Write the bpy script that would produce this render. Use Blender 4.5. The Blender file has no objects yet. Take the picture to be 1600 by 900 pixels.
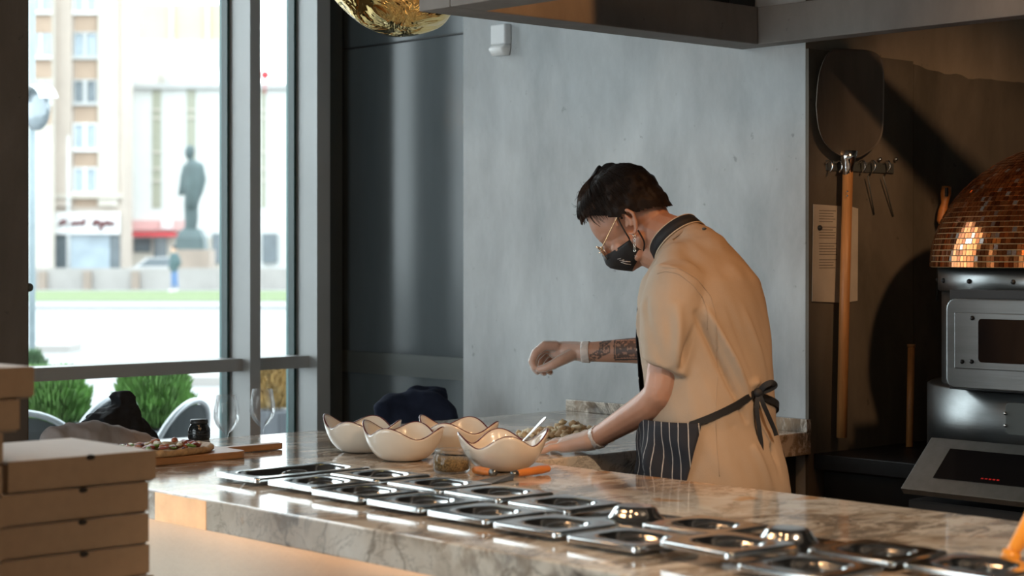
import bpy, bmesh, math, random
from mathutils import Vector, Matrix, noise
from mathutils.bvhtree import BVHTree
random.seed(7)
PI = math.pi
scene = bpy.context.scene
COL = scene.collection

# ------------------------------------------------------------------ camera, world, lights
FPX, HZ, CZ = 2839.0, 400.0, 1.46          # focal length and horizon in photo pixels, eye height
FWD = Vector((0.6754, 0.7375, 0.0)); RGT = Vector((0.7375, -0.6754, 0.0))
CAM = Vector((0.0, 0.0, CZ))
cam_d = bpy.data.cameras.new('camera'); cam = bpy.data.objects.new('camera', cam_d); COL.objects.link(cam)
cam.location = CAM
cam.rotation_euler = (PI/2, 0, math.atan2(FWD.y, FWD.x) - PI/2)
cam_d.sensor_width = 36.0; cam_d.lens = 36.0*FPX/1600.0
cam_d.shift_y = -(450.0-HZ)/1600.0
cam_d.clip_start = 0.05; cam_d.clip_end = 600
cam_d.dof.use_dof = True; cam_d.dof.focus_distance = 5.0; cam_d.dof.aperture_fstop = 3.7
scene.camera = cam

world = bpy.data.worlds.new('overcast_sky'); scene.world = world; world.use_nodes = True
wb = world.node_tree.nodes['Background']; wb.inputs[0].default_value = (0.86, 0.94, 1.0, 1); wb.inputs[1].default_value = 5.0

scene.view_settings.view_transform = 'Standard'; scene.view_settings.look = 'None'
scene.view_settings.gamma = 1.0; scene.view_settings.use_curve_mapping = False
scene.view_settings.exposure = 0.22

def lamp(name, kind, loc, target, power, color, size=0.1, angle=60, blend=0.4, sizey=None, portal=False):
    l = bpy.data.lights.new(name, kind); o = bpy.data.objects.new(name, l); COL.objects.link(o)
    o.location = loc; l.energy = power; l.color = color
    d = Vector(target)-Vector(loc)
    o.rotation_euler = d.to_track_quat('-Z', 'Y').to_euler()
    if kind == 'AREA':
        l.shape = 'RECTANGLE' if sizey else 'DISK'; l.size = size
        if sizey: l.size_y = sizey
    elif kind == 'SPOT':
        l.shadow_soft_size = size; l.spot_size = math.radians(angle); l.spot_blend = blend
    else:
        l.shadow_soft_size = size
    if portal: l.cycles.is_portal = True
    return o
WARM = (1.0, 0.44, 0.14)
lamp('window_portal', 'AREA', (0.6, 5.66, 1.62), (0.6, 0, 1.62), 1, (1,1,1), 7.2, sizey=3.1, portal=True)
lamp('fill_window_portal', 'AREA', (-3.03, 3.9, 1.6), (5, 3.9, 1.6), 1, (1,1,1), 3.5, sizey=3.1, portal=True)  # portal of the added side windows, out of view
lamp('chef_spot', 'SPOT', (3.30, 1.75, 2.95), (3.42, 2.93, 1.12), 58, WARM, 0.05, 36, 0.45)
lamp('oven_spot', 'SPOT', (3.08, 0.95, 2.75), (4.85, 3.0, 1.5), 115, (1.0, 0.58, 0.30), 0.05, 33, 0.6)
lamp('hood_spot', 'SPOT', (3.20, 2.45, 2.62), (3.12, 3.44, 2.14), 30, WARM, 0.02, 34, 0.1)
lamp('bar_spot', 'SPOT', (2.1, 0.4, 3.0), (2.70, 2.0, 0.9), 190, (1.0, 0.74, 0.50), 0.04, 52, 0.6)
lamp('box_spot', 'SPOT', (0.4, 1.0, 3.0), (1.4, 3.0, 0.9), 24, (1.0, 0.66, 0.36), 0.04, 60, 0.6)

# ------------------------------------------------------------------ pixel helpers (for measuring only)
def ray(px, py):
    return FWD + RGT*((px-800.0)/FPX) + Vector((0,0,-(py-HZ)/FPX))
def at(px, py, d): return CAM + ray(px, py)*d
def atX(px, py, x): r = ray(px, py); return CAM + r*(x/r.x)
def atY(px, py, y): r = ray(px, py); return CAM + r*(y/r.y)
def atZ(px, py, z): r = ray(px, py); return CAM + r*((z-CZ)/r.z)
def W(x, y, z): return FWD*y + RGT*x + Vector((0,0,z))       # street frame: x right, y away

# ------------------------------------------------------------------ mesh helpers
def smooth_chain(ch, k=3):
    out = []
    for i in range(len(ch)-1):
        q = [ch[max(i-1,0)], ch[i], ch[i+1], ch[min(i+2,len(ch)-1)]]
        for j in range(k):
            t = j/k
            f = lambda a, b, c, d: 0.5*((2*b)+(c-a)*t+(2*a-5*b+4*c-d)*t*t+(3*b-a-3*c+d)*t**3)
            out.append((f(*[Vector(x[0]) for x in q]), f(*[x[1] for x in q])))
    out.append(ch[-1]); return out
def finish(o, mat, parent=None, smooth=False):
    if mat is not None:
        o.data.materials.clear(); o.data.materials.append(mat)
    if parent is not None: o.parent = parent
    if smooth:
        for p in o.data.polygons: p.use_smooth = True
    return o
def link(name, me):
    o = bpy.data.objects.new(name, me); COL.objects.link(o); return o
def obj(name, bm, mat, parent=None, smooth=False, bevel=0.0, seg=2):
    bmesh.ops.recalc_face_normals(bm, faces=bm.faces[:])
    if bevel: bmesh.ops.bevel(bm, geom=bm.edges[:], offset=bevel, segments=seg, affect='EDGES', profile=0.6, clamp_overlap=True)
    me = bpy.data.meshes.new(name); bm.to_mesh(me); bm.free()
    return finish(link(name, me), mat, parent, smooth)
def box(bm, x0, x1, y0, y1, z0, z1, M=None):
    vs = [bm.verts.new(Vector(c) if M is None else M @ Vector(c)) for c in
          ((x0,y0,z0),(x1,y0,z0),(x1,y1,z0),(x0,y1,z0),(x0,y0,z1),(x1,y0,z1),(x1,y1,z1),(x0,y1,z1))]
    for f in ((0,3,2,1),(4,5,6,7),(0,1,5,4),(1,2,6,5),(2,3,7,6),(3,0,4,7)): bm.faces.new([vs[i] for i in f])
def B(name, x0, x1, y0, y1, z0, z1, mat, parent=None, bevel=0.0, M=None):
    bm = bmesh.new(); box(bm, x0, x1, y0, y1, z0, z1, M); return obj(name, bm, mat, parent, bevel=bevel)
def prism(bm, pts, z0, z1, M=None):
    f = (lambda v: M @ Vector(v)) if M is not None else Vector
    a = [bm.verts.new(f((p[0], p[1], z0))) for p in pts]; b = [bm.verts.new(f((p[0], p[1], z1))) for p in pts]
    n = len(pts); bm.faces.new(list(reversed(a))); bm.faces.new(b)
    for i in range(n): bm.faces.new((a[i], a[(i+1)%n], b[(i+1)%n], b[i]))
def loft(bm, rings, close=True, cap0=False, cap1=False):
    R = [[bm.verts.new(p) for p in r] for r in rings]; n = len(R[0])
    for a, b in zip(R, R[1:]):
        for i in range(n if close else n-1):
            j = (i+1) % n; bm.faces.new((a[i], a[j], b[j], b[i]))
    if cap0: bm.faces.new(list(reversed(R[0])))
    if cap1: bm.faces.new(R[-1])
    return R
def lathe(bm, prof, n=32, c=(0,0,0), M=None, cap=True):
    rings = []
    for r, z in prof:
        ring = [Vector((c[0]+r*math.cos(2*PI*i/n), c[1]+r*math.sin(2*PI*i/n), c[2]+z)) for i in range(n)]
        rings.append([M @ p for p in ring] if M is not None else ring)
    loft(bm, rings, True, cap and prof[0][0] > 1e-5, cap and prof[-1][0] > 1e-5)
    bmesh.ops.remove_doubles(bm, verts=bm.verts[:], dist=1e-6)
def tube(bm, pts, r, n=8, cap=True):
    pts = [Vector(p) for p in pts]; rad = r if isinstance(r, (list, tuple)) else [r]*len(pts)
    up = Vector((0,0,1)); rings = []; prev = None
    for i, p in enumerate(pts):
        t = (pts[min(i+1, len(pts)-1)] - pts[max(i-1, 0)]).normalized()
        if prev is None:
            a = t.cross(up)
            if a.length < 1e-3: a = t.cross(Vector((1,0,0)))
        else:
            a = prev - t*prev.dot(t)
        a.normalize(); b = t.cross(a); prev = a
        rings.append([p + a*rad[i]*math.cos(2*PI*k/n) + b*rad[i]*math.sin(2*PI*k/n) for k in range(n)])
    loft(bm, rings, True, cap, cap)
def T(name, pts, r, mat, parent=None, n=8):
    bm = bmesh.new(); tube(bm, pts, r, n); return obj(name, bm, mat, parent, smooth=True)
def spline(pts, k=6):
    P = [Vector(p) for p in pts]; out = []
    for i in range(len(P)-1):
        p0, p1, p2, p3 = P[max(i-1,0)], P[i], P[i+1], P[min(i+2, len(P)-1)]
        for j in range(k):
            t = j/k
            out.append(0.5*((2*p1)+(p2-p0)*t+(2*p0-5*p1+4*p2-p3)*t*t+(3*p1-p0-3*p2+p3)*t**3))
    out.append(P[-1]); return out
def rrect(w, l, r, seg=5, cx=0, cy=0):
    out = []
    for sx, sy, a0 in ((1,1,0),(-1,1,90),(-1,-1,180),(1,-1,270)):
        for k in range(seg+1):
            a = math.radians(a0+90*k/seg)
            out.append((cx+sx*(w/2-r)+r*math.cos(a), cy+sy*(l/2-r)+r*math.sin(a)))
    return out
def empty(name, loc=(0,0,0)):
    o = bpy.data.objects.new(name, None); COL.objects.link(o); o.empty_display_size = 0.1
    o.location = loc; return o
def tag(o, label, cat, group=None, kind=None):
    if label: o['label'] = label
    if cat: o['category'] = cat
    if group: o['group'] = group
    if kind: o['kind'] = kind
    return o
def struct(o): o['kind'] = 'structure'; return o
def reroot(root, loc):
    # move the empty to the base of the thing while its parts stay where they are
    d = Vector(loc) - root.location; root.location = Vector(loc)
    for ch in root.children:
        ch.location = ch.location - d
def dup(root, loc, rotz=0.0, parent=None):
    c = root.copy(); COL.objects.link(c)
    if parent is None:
        c.location = loc; c.rotation_euler = (root.rotation_euler.x, root.rotation_euler.y, rotz)
    else: c.parent = parent
    for ch in list(root.children): dup(ch, None, 0, c)
    return c
def blob(name, prims, voxel, mat, parent=None, smooth=3, disp=None, factor=0.5):
    bm = bmesh.new()
    for p in prims:
        if p[0] == 'c':                      # chain of (point, radius)
            ch = [(Vector(a), r) for a, r in p[1]]
            for i, (a, r) in enumerate(ch):
                bmesh.ops.create_uvsphere(bm, u_segments=14, v_segments=8, radius=r, matrix=Matrix.Translation(a))
                if i:
                    b, q = ch[i-1]; d = a-b
                    if d.length > 1e-5:
                        m = Matrix.Translation((a+b)/2) @ d.to_track_quat('Z','Y').to_matrix().to_4x4()
                        bmesh.ops.create_cone(bm, cap_ends=True, segments=14, radius1=q, radius2=r, depth=d.length, matrix=m)
        elif p[0] == 'e':                    # ellipsoid centre, radii, rotation matrix
            m = Matrix.Translation(Vector(p[1])) @ (p[3].to_4x4() if len(p) > 3 and p[3] is not None else Matrix()) @ Matrix.Diagonal((*p[2], 1))
            bmesh.ops.create_uvsphere(bm, u_segments=24, v_segments=14, radius=1.0, matrix=m)
        elif p[0] == 'l':                    # closed loft
            b2 = bmesh.new(); loft(b2, p[1], True, True, True)
            bmesh.ops.recalc_face_normals(b2, faces=b2.faces[:])
            me = bpy.data.meshes.new('t'); b2.to_mesh(me); b2.free(); bm.from_mesh(me); bpy.data.meshes.remove(me)
    me = bpy.data.meshes.new('tmp'); bm.to_mesh(me); bm.free()
    o = link('tmp', me)
    m = o.modifiers.new('r', 'REMESH'); m.mode = 'VOXEL'; m.voxel_size = voxel
    if smooth:
        s = o.modifiers.new('s', 'SMOOTH'); s.factor = factor; s.iterations = smooth
    dg = bpy.context.evaluated_depsgraph_get(); dg.update()
    me2 = bpy.data.meshes.new_from_object(o.evaluated_get(dg))
    bpy.data.objects.remove(o); bpy.data.meshes.remove(me)
    me2.name = name
    if disp:
        nr = [v.normal.copy() for v in me2.vertices]
        for v, n in zip(me2.vertices, nr): v.co = v.co + n*disp(v.co, n)
    return finish(link(name, me2), mat, parent, True)

# ------------------------------------------------------------------ materials
def nodes(name):
    m = bpy.data.materials.new(name); m.use_nodes = True; nt = m.node_tree
    return m, nt, nt.nodes['Principled BSDF']
def N(nt, typ, **kw):
    n = nt.nodes.new(typ)
    for k, v in kw.items():
        if k.startswith('i_'): n.inputs[k[2:].replace('_', ' ')].default_value = v
        else: setattr(n, k, v)
    return n
def ramp(nt, fac, stops):
    r = nt.nodes.new('ShaderNodeValToRGB'); el = r.color_ramp.elements
    while len(el) > 1: el.remove(el[-1])
    el[0].position = stops[0][0]; el[0].color = (*stops[0][1], 1)
    for p, c in stops[1:]:
        e = el.new(p); e.color = (*c, 1)
    nt.links.new(fac, r.inputs[0]); return r
def coords(nt, scale=(1,1,1), kind='Object', rot=(0,0,0)):
    tc = nt.nodes.new('ShaderNodeTexCoord'); mp = nt.nodes.new('ShaderNodeMapping')
    mp.inputs['Scale'].default_value = scale; mp.inputs['Rotation'].default_value = rot
    nt.links.new(tc.outputs[kind], mp.inputs[0]); return mp.outputs[0]
def mix(nt, fac, a, b, typ='MIX'):
    m = nt.nodes.new('ShaderNodeMix'); m.data_type = 'RGBA'; m.blend_type = typ
    for sock, v in ((m.inputs[0], fac), (m.inputs[6], a), (m.inputs[7], b)):
        if hasattr(v, 'is_linked'): nt.links.new(v, sock)
        elif isinstance(v, (int, float)): sock.default_value = v
        else: sock.default_value = (*v, 1)
    return m.outputs[2]
def bump(nt, bs, h, strength=0.3, dist=0.01):
    b = N(nt, 'ShaderNodeBump'); b.inputs['Strength'].default_value = strength; b.inputs['Distance'].default_value = dist
    nt.links.new(h, b.inputs['Height']); nt.links.new(b.outputs[0], bs.inputs['Normal'])
def plain(name, col, rough=0.5, metal=0.0, var=0.12, scale=8.0, bmp=0.0, bscale=60.0, stretch=(1,1,1), spec=None, coat=0.0, emit=None, estr=0.0):
    m, nt, bs = nodes(name)
    bs.inputs['Roughness'].default_value = rough; bs.inputs['Metallic'].default_value = metal
    if spec is not None: bs.inputs['Specular IOR Level'].default_value = spec
    if coat: bs.inputs['Coat Weight'].default_value = coat; bs.inputs['Coat Roughness'].default_value = 0.08
    co = coords(nt, tuple(scale*s for s in stretch))
    nz = N(nt, 'ShaderNodeTexNoise', i_Scale=1.0, i_Detail=5.0, i_Roughness=0.6); nt.links.new(co, nz.inputs['Vector'])
    lo = tuple(max(0, c*(1-var)) for c in col); hi = tuple(min(1, c*(1+var)) for c in col)
    r = ramp(nt, nz.outputs[0], [(0.3, lo), (0.7, hi)]); nt.links.new(r.outputs[0], bs.inputs['Base Color'])
    if bmp:
        co2 = coords(nt, tuple(bscale*s for s in stretch))
        n2 = N(nt, 'ShaderNodeTexNoise', i_Scale=1.0, i_Detail=4.0); nt.links.new(co2, n2.inputs['Vector'])
        bump(nt, bs, n2.outputs[0], bmp, 0.004)
    if emit:
        bs.inputs['Emission Color'].default_value = (*emit, 1); bs.inputs['Emission Strength'].default_value = estr
    return m
MAT = {}
def concrete(name, base, dark, light, scale=1.6):
    m, nt, bs = nodes(name)
    co = coords(nt, (scale, scale, scale*0.45))
    a = N(nt, 'ShaderNodeTexNoise', i_Scale=1.3, i_Detail=8.0, i_Roughness=0.62, i_Distortion=0.5); nt.links.new(co, a.inputs['Vector'])
    c2 = coords(nt, (4.5, 4.5, 2.0)); b = N(nt, 'ShaderNodeTexNoise', i_Scale=1.0, i_Detail=6.0, i_Roughness=0.7); nt.links.new(c2, b.inputs['Vector'])
    c3 = coords(nt, (26, 26, 26)); v = N(nt, 'ShaderNodeTexNoise', i_Scale=1.0, i_Detail=3.0); nt.links.new(c3, v.inputs['Vector'])
    r1 = ramp(nt, a.outputs[0], [(0.33, dark), (0.5, base), (0.68, light)])
    r2 = ramp(nt, b.outputs[0], [(0.34, (0.80,0.80,0.80)), (0.64, (1.06,1.06,1.06))])
    k = mix(nt, 0.75, r1.outputs[0], r2.outputs[0], 'MULTIPLY')
    pits = ramp(nt, v.outputs[0], [(0.24, (0.55,0.55,0.55)), (0.30, (1,1,1))])
    k = mix(nt, 0.8, k, pits.outputs[0], 'MULTIPLY')
    nt.links.new(k, bs.inputs['Base Color']); bs.inputs['Roughness'].default_value = 0.75
    bump(nt, bs, b.outputs[0], 0.25, 0.006)
    return m
MAT['concrete'] = concrete('grey_concrete', (0.50,0.52,0.53), (0.385,0.405,0.415), (0.60,0.62,0.63))
MAT['hoodcon'] = concrete('hood_concrete', (0.19,0.178,0.168), (0.145,0.137,0.13), (0.23,0.218,0.205))
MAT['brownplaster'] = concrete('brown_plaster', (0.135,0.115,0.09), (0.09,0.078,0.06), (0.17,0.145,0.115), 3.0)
MAT['lamplit'] = concrete('lamplit_plaster', (0.30,0.25,0.19), (0.25,0.21,0.16), (0.34,0.285,0.22), 3.0)  # paler tone stands for lamp light passing over the hood beam
MAT['column'] = concrete('column_concrete', (0.10,0.078,0.06), (0.075,0.06,0.045), (0.12,0.095,0.075), 3.0)

def marble():
    m, nt, bs = nodes('breccia_marble')
    co = coords(nt, (1,1,1))
    warp = N(nt, 'ShaderNodeTexNoise', i_Scale=3.2, i_Detail=5.0, i_Roughness=0.6); nt.links.new(co, warp.inputs['Vector'])
    wv = N(nt, 'ShaderNodeVectorMath', operation='MULTIPLY_ADD'); nt.links.new(warp.outputs[1], wv.inputs[0])
    wv.inputs[1].default_value = (0.22,0.22,0.22); nt.links.new(co, wv.inputs[2])
    base = N(nt, 'ShaderNodeTexNoise', i_Scale=4.0, i_Detail=7.0, i_Roughness=0.6); nt.links.new(wv.outputs[0], base.inputs['Vector'])
    r0 = ramp(nt, base.outputs[0], [(0.30, (0.42,0.345,0.27)), (0.45, (0.63,0.55,0.46)), (0.62, (0.76,0.70,0.62)), (0.75,(0.54,0.42,0.31))])
    # cells
    vor = N(nt, 'ShaderNodeTexVoronoi', feature='DISTANCE_TO_EDGE', i_Scale=3.6); nt.links.new(wv.outputs[0], vor.inputs['Vector'])
    rv = ramp(nt, vor.outputs['Distance'], [(0.0, (0.7,0.7,0.7)), (0.02, (0.0,0.0,0.0))])
    pn = N(nt, 'ShaderNodeTexNoise', i_Scale=2.3, i_Detail=3.0); nt.links.new(co, pn.inputs['Vector'])
    pm = ramp(nt, pn.outputs[0], [(0.44, (0,0,0)), (0.56, (1,1,1))])
    vein = N(nt, 'ShaderNodeMath', operation='MULTIPLY'); nt.links.new(rv.outputs[0], vein.inputs[0]); nt.links.new(pm.outputs[0], vein.inputs[1])
    c1 = mix(nt, vein.outputs[0], r0.outputs[0], (0.20,0.165,0.13))
    # smoky brown clusters, streaked
    cs = coords(nt, (7.0, 13, 9), rot=(0,0,0.5)); pn2 = N(nt, 'ShaderNodeTexNoise', i_Scale=1.0, i_Detail=10.0, i_Roughness=0.74, i_Distortion=1.0); nt.links.new(cs, pn2.inputs['Vector'])
    s2 = ramp(nt, pn2.outputs[0], [(0.45, (0,0,0)), (0.51, (0.8,0.8,0.8)), (0.60, (1,1,1))])
    pn3 = N(nt, 'ShaderNodeTexNoise', i_Scale=2.6, i_Detail=3.0, i_Roughness=0.6); nt.links.new(wv.outputs[0], pn3.inputs['Vector'])
    s3 = ramp(nt, pn3.outputs[0], [(0.41, (0,0,0)), (0.50, (1,1,1))])
    mm = N(nt, 'ShaderNodeMath', operation='MULTIPLY'); nt.links.new(s2.outputs[0], mm.inputs[0]); nt.links.new(s3.outputs[0], mm.inputs[1])
    pn4 = N(nt, 'ShaderNodeTexNoise', i_Scale=9.0, i_Detail=4.0); nt.links.new(co, pn4.inputs['Vector'])
    dk = ramp(nt, pn4.outputs[0], [(0.38, (0.10,0.085,0.075)), (0.52, (0.26,0.19,0.135)), (0.66, (0.40,0.29,0.20))])
    c2 = mix(nt, mm.outputs[0], c1, dk.outputs[0])
    # thin dark threads
    ct = coords(nt, (1,1,1)); th = N(nt, 'ShaderNodeTexNoise', i_Scale=5.0, i_Detail=10.0, i_Roughness=0.68, i_Distortion=1.2); nt.links.new(ct, th.inputs['Vector'])
    t1 = ramp(nt, th.outputs[0], [(0.485, (0,0,0)), (0.5, (0.7,0.7,0.7)), (0.515, (0,0,0))])
    c3 = mix(nt, t1.outputs[0], c2, (0.30,0.25,0.20))
    # amber inclusions
    am = N(nt, 'ShaderNodeTexNoise', i_Scale=7.0, i_Detail=2.0); nt.links.new(wv.outputs[0], am.inputs['Vector'])
    a1 = ramp(nt, am.outputs[0], [(0.66, (0,0,0)), (0.71, (0.8,0.8,0.8))])
    c4 = mix(nt, a1.outputs[0], c3, (0.52,0.26,0.09))
    nt.links.new(c4, bs.inputs['Base Color']); bs.inputs['Roughness'].default_value = 0.09
    bs.inputs['Specular IOR Level'].default_value = 0.6
    return m
MAT['marble'] = marble()
MAT['peach'] = plain('glowing_peach_onyx', (0.86,0.52,0.28), 0.15, var=0.2, scale=14, emit=(1.0,0.50,0.22), estr=0.30)  # emission stands in for strip light shining through the stone
MAT['panel'] = plain('beige_panel', (0.60,0.50,0.40), 0.6, var=0.06, scale=5, bmp=0.15, bscale=90)
def glass_thin(name, tint=(1,1,1), gloss=0.08):
    m = bpy.data.materials.new(name); m.use_nodes = True; nt = m.node_tree; nt.nodes.clear()
    out = N(nt, 'ShaderNodeOutputMaterial'); t = N(nt, 'ShaderNodeBsdfTransparent'); t.inputs[0].default_value = (*tint, 1)
    g = N(nt, 'ShaderNodeBsdfGlossy'); g.inputs['Roughness'].default_value = 0.02
    fr = N(nt, 'ShaderNodeFresnel'); fr.inputs[0].default_value = 1.4
    mx = N(nt, 'ShaderNodeMixShader'); nt.links.new(fr.outputs[0], mx.inputs[0]); nt.links.new(t.outputs[0], mx.inputs[1]); nt.links.new(g.outputs[0], mx.inputs[2])
    nt.links.new(mx.outputs[0], out.inputs[0]); return m
MAT['pane'] = glass_thin('window_glass', (0.96,0.985,0.975))
def crystal(name, col=(1,1,1), rough=0.0):
    m, nt, bs = nodes(name); bs.inputs['Base Color'].default_value = (*col, 1); bs.inputs['Transmission Weight'].default_value = 1.0
    bs.inputs['Roughness'].default_value = rough; bs.inputs['IOR'].default_value = 1.45; return m
def rimglass(name):
    m = bpy.data.materials.new(name); m.use_nodes = True; nt = m.node_tree; nt.nodes.clear()
    out = N(nt, 'ShaderNodeOutputMaterial'); t = N(nt, 'ShaderNodeBsdfTransparent'); g = N(nt, 'ShaderNodeBsdfGlossy'); g.inputs['Roughness'].default_value = 0.02
    d = N(nt, 'ShaderNodeBsdfTranslucent'); d.inputs[0].default_value = (0.6,0.62,0.62,1)
    lw = N(nt, 'ShaderNodeLayerWeight'); lw.inputs[0].default_value = 0.13
    fr = N(nt, 'ShaderNodeFresnel'); fr.inputs[0].default_value = 1.5
    m1 = N(nt, 'ShaderNodeMixShader'); nt.links.new(lw.outputs['Facing'], m1.inputs[0]); nt.links.new(t.outputs[0], m1.inputs[1]); nt.links.new(d.outputs[0], m1.inputs[2])
    mu = N(nt, 'ShaderNodeMath', operation='MULTIPLY'); mu.inputs[1].default_value = 0.6; nt.links.new(fr.outputs[0], mu.inputs[0])
    m2 = N(nt, 'ShaderNodeMixShader'); nt.links.new(mu.outputs[0], m2.inputs[0]); nt.links.new(m1.outputs[0], m2.inputs[1]); nt.links.new(g.outputs[0], m2.inputs[2])
    nt.links.new(m2.outputs[0], out.inputs[0]); return m
MAT['crystal'] = rimglass('clear_glass')
MAT['alu'] = plain('grey_aluminium', (0.42,0.43,0.43), 0.45, 0.3, var=0.05, scale=3)
MAT['aludark'] = plain('dark_aluminium', (0.10,0.11,0.105), 0.4, 0.3, var=0.05, scale=3)
MAT['gasket'] = plain('gasket_rubber', (0.03,0.09,0.09), 0.4, var=0.05)
MAT['darkglass'] = plain('dark_glass', (0.075,0.09,0.097), 0.16, 0.0, var=0.25, scale=2.0, stretch=(1,1,0.2), spec=0.4)
MAT['steel'] = plain('polished_steel', (0.74,0.74,0.73), 0.14, 1.0, var=0.05, scale=20)
MAT['brushed'] = plain('brushed_steel', (0.23,0.24,0.24), 0.34, 1.0, var=0.12, scale=30, bmp=0.06, bscale=200, stretch=(1,0.05,1))
MAT['satin'] = plain('satin_steel', (0.24,0.25,0.245), 0.45, 0.9, var=0.1, scale=30)
MAT['bstone'] = plain('black_stone', (0.012,0.012,0.013), 0.45, var=0.3, scale=40)
MAT['black'] = plain('black_paint', (0.015,0.015,0.016), 0.5, var=0.2)
MAT['blackglass'] = plain('black_glass', (0.006,0.006,0.007), 0.06, var=0.1)
MAT['floor'] = plain('pale_floor', (0.40,0.38,0.36), 0.5, var=0.2, scale=3)
MAT['ceil'] = plain('dark_ceiling', (0.06,0.06,0.06), 0.8, var=0.1)
MAT['roomwall'] = plain('room_plaster', (0.66,0.65,0.63), 0.8, var=0.05)
MAT['card'] = plain('brown_cardboard', (0.33,0.220,0.135), 0.8, var=0.07, scale=40, bmp=0.1, bscale=150)
MAT['cardtop'] = plain('white_cardboard', (0.62,0.62,0.62), 0.7, var=0.04, scale=30)
MAT['cardhole'] = plain('card_hole', (0.02,0.015,0.012), 0.9)
MAT['cream'] = plain('cream_ceramic', (0.70,0.635,0.55), 0.16, var=0.03, scale=10, coat=0.5)
MAT['rim'] = plain('maroon_rim', (0.10,0.018,0.02), 0.25, var=0.1)
MAT['wood'] = plain('oiled_wood', (0.36,0.17,0.065), 0.45, var=0.25, scale=10, stretch=(1,8,8))
MAT['woodorange'] = plain('orange_wood', (0.58,0.20,0.045), 0.4, var=0.15, scale=12, stretch=(1,6,6))
MAT['woodv'] = plain('peel_handle_wood', (0.46,0.21,0.07), 0.45, var=0.2, scale=14, stretch=(8,8,0.6))
MAT['gold'] = plain('gold_mirror', (0.86,0.62,0.22), 0.04, 1.0, var=0.1, scale=3)
MAT['white'] = plain('white_plastic', (0.75,0.76,0.77), 0.4, var=0.03)
MAT['copper'] = None
# ================================================================== ROOM SHELL
VW = 5.63                                     # window wall
UW = 4.20                                     # concrete wall
struct(B('floor', -3.2, 7.0, -3.2, 5.85, -0.1, 0.0, MAT['floor']))
struct(B('ceiling', -3.2, 7.0, -3.2, 5.85, 3.2, 3.3, MAT['ceil']))
struct(B('wall_back', -3.2, 7.0, -3.3, -3.2, 0, 3.2, MAT['roomwall']))
struct(B('wall_left', -3.2, -3.0, -3.2, 2.15, 0, 3.2, MAT['roomwall']))
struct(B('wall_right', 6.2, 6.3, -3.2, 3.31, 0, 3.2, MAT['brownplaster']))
struct(B('wall_concrete', UW, UW+0.35, 3.31+0.012, 4.84, 0, 3.2, MAT['concrete']))
# return wall of the oven niche, plaster below a paler band: lamp light put into the colour, wavy paint edge
rw = struct(B('wall_niche', UW+0.35, 6.2, 3.322, 3.6, 0, 3.2, MAT['lamplit']))
bm = bmesh.new()
ztop = [(UW, 2.20)]
zl = atY(1368, 88, 3.31); zr = atY(1428, 96, 3.31)
edge = [(UW, zl.z+0.05), (zl.x, zl.z), (zr.x, zr.z)]
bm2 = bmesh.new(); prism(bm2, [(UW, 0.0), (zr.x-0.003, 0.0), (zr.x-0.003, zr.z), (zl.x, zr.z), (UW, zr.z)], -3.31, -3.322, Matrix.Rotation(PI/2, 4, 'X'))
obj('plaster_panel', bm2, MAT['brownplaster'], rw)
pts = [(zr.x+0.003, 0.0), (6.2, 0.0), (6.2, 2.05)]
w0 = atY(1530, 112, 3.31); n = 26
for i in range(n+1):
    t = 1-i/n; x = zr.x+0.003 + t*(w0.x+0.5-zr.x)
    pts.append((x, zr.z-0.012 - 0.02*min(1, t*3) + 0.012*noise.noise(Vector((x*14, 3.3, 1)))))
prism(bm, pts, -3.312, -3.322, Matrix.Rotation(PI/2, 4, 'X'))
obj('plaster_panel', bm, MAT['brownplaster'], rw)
B('wall_end', UW, UW+0.35, 3.3215, 3.3221, 0, 3.2, MAT['lamplit'], rw)

# dark glazed return between window wall and concrete wall
dg = struct(B('window_3', UW+0.01, UW+0.04, 4.84, VW-0.0, 0, 3.2, MAT['darkglass']))
pa = atX(515, 80, UW); pb = atX(725, 47, UW)
B('joint', UW+0.003, UW+0.012, 4.84, VW-0.03, pa.z-0.003, pa.z+0.003, MAT['black'], dg)
B('window_frame', UW-0.01, UW+0.05, VW-0.075, VW-0.0, 0, 3.2, MAT['black'], dg)
B('transom', UW+0.0, UW+0.011, 4.84, VW-0.08, 1.02, 1.10, MAT['aludark'], dg)
# window wall along u
def uat(px): r = ray(px, 400); return r.x*VW/r.y
w1 = struct(empty('window_1', (0.6, VW, 0)))
P1 = uat(352)+0.0; P2 = uat(456)
def mullion(x, wdt=0.045, dep=0.16, mat=None, dark=None):
    B('mullion', x, x+wdt, VW-dep, VW+0.02, -0.0, 3.2, mat or MAT['alu'], None, 0.0).parent = w1
    B('gasket', x-0.012, x-0.002, VW-0.03, VW+0.02, 0, 3.2, MAT['gasket'], w1)
    B('gasket', x+wdt+0.002, x+wdt+0.012, VW-0.03, VW+0.02, 0, 3.2, MAT['gasket'], w1)
MX = [-2.9, -1.2, 0.5, 2.1, P1]
for x in MX: mullion(x)
mullion(P2, 0.06, 0.16)
B('corner_post', P2+0.06, UW-0.01, VW-0.10, VW+0.02, 0, 3.2, MAT['aludark'], w1)
def rail(x0, x1, zc, h, dep, name):
    B(name, x0, x1, VW-dep, VW-0.0, zc-h/2, zc+h/2, MAT['alu'], w1)
zr1 = atY(345, 562, VW-0.10).z
allx = MX + [P2]
for a, b in zip(allx, allx[1:]):
    rail(a+0.045, b, zr1-0.022, 0.045, 0.11, 'rail')
    B('sill', a+0.045, b, VW-0.10, VW+0.02, 0.0, 0.12, MAT['alu'], w1)
    B('head', a+0.045, b, VW-0.10, VW+0.02, 3.08, 3.2, MAT['alu'], w1)
    p = B('pane', a+0.04, b+0.005, VW+0.004, VW+0.008, 0.12, 3.08, MAT['pane'], w1)
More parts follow.
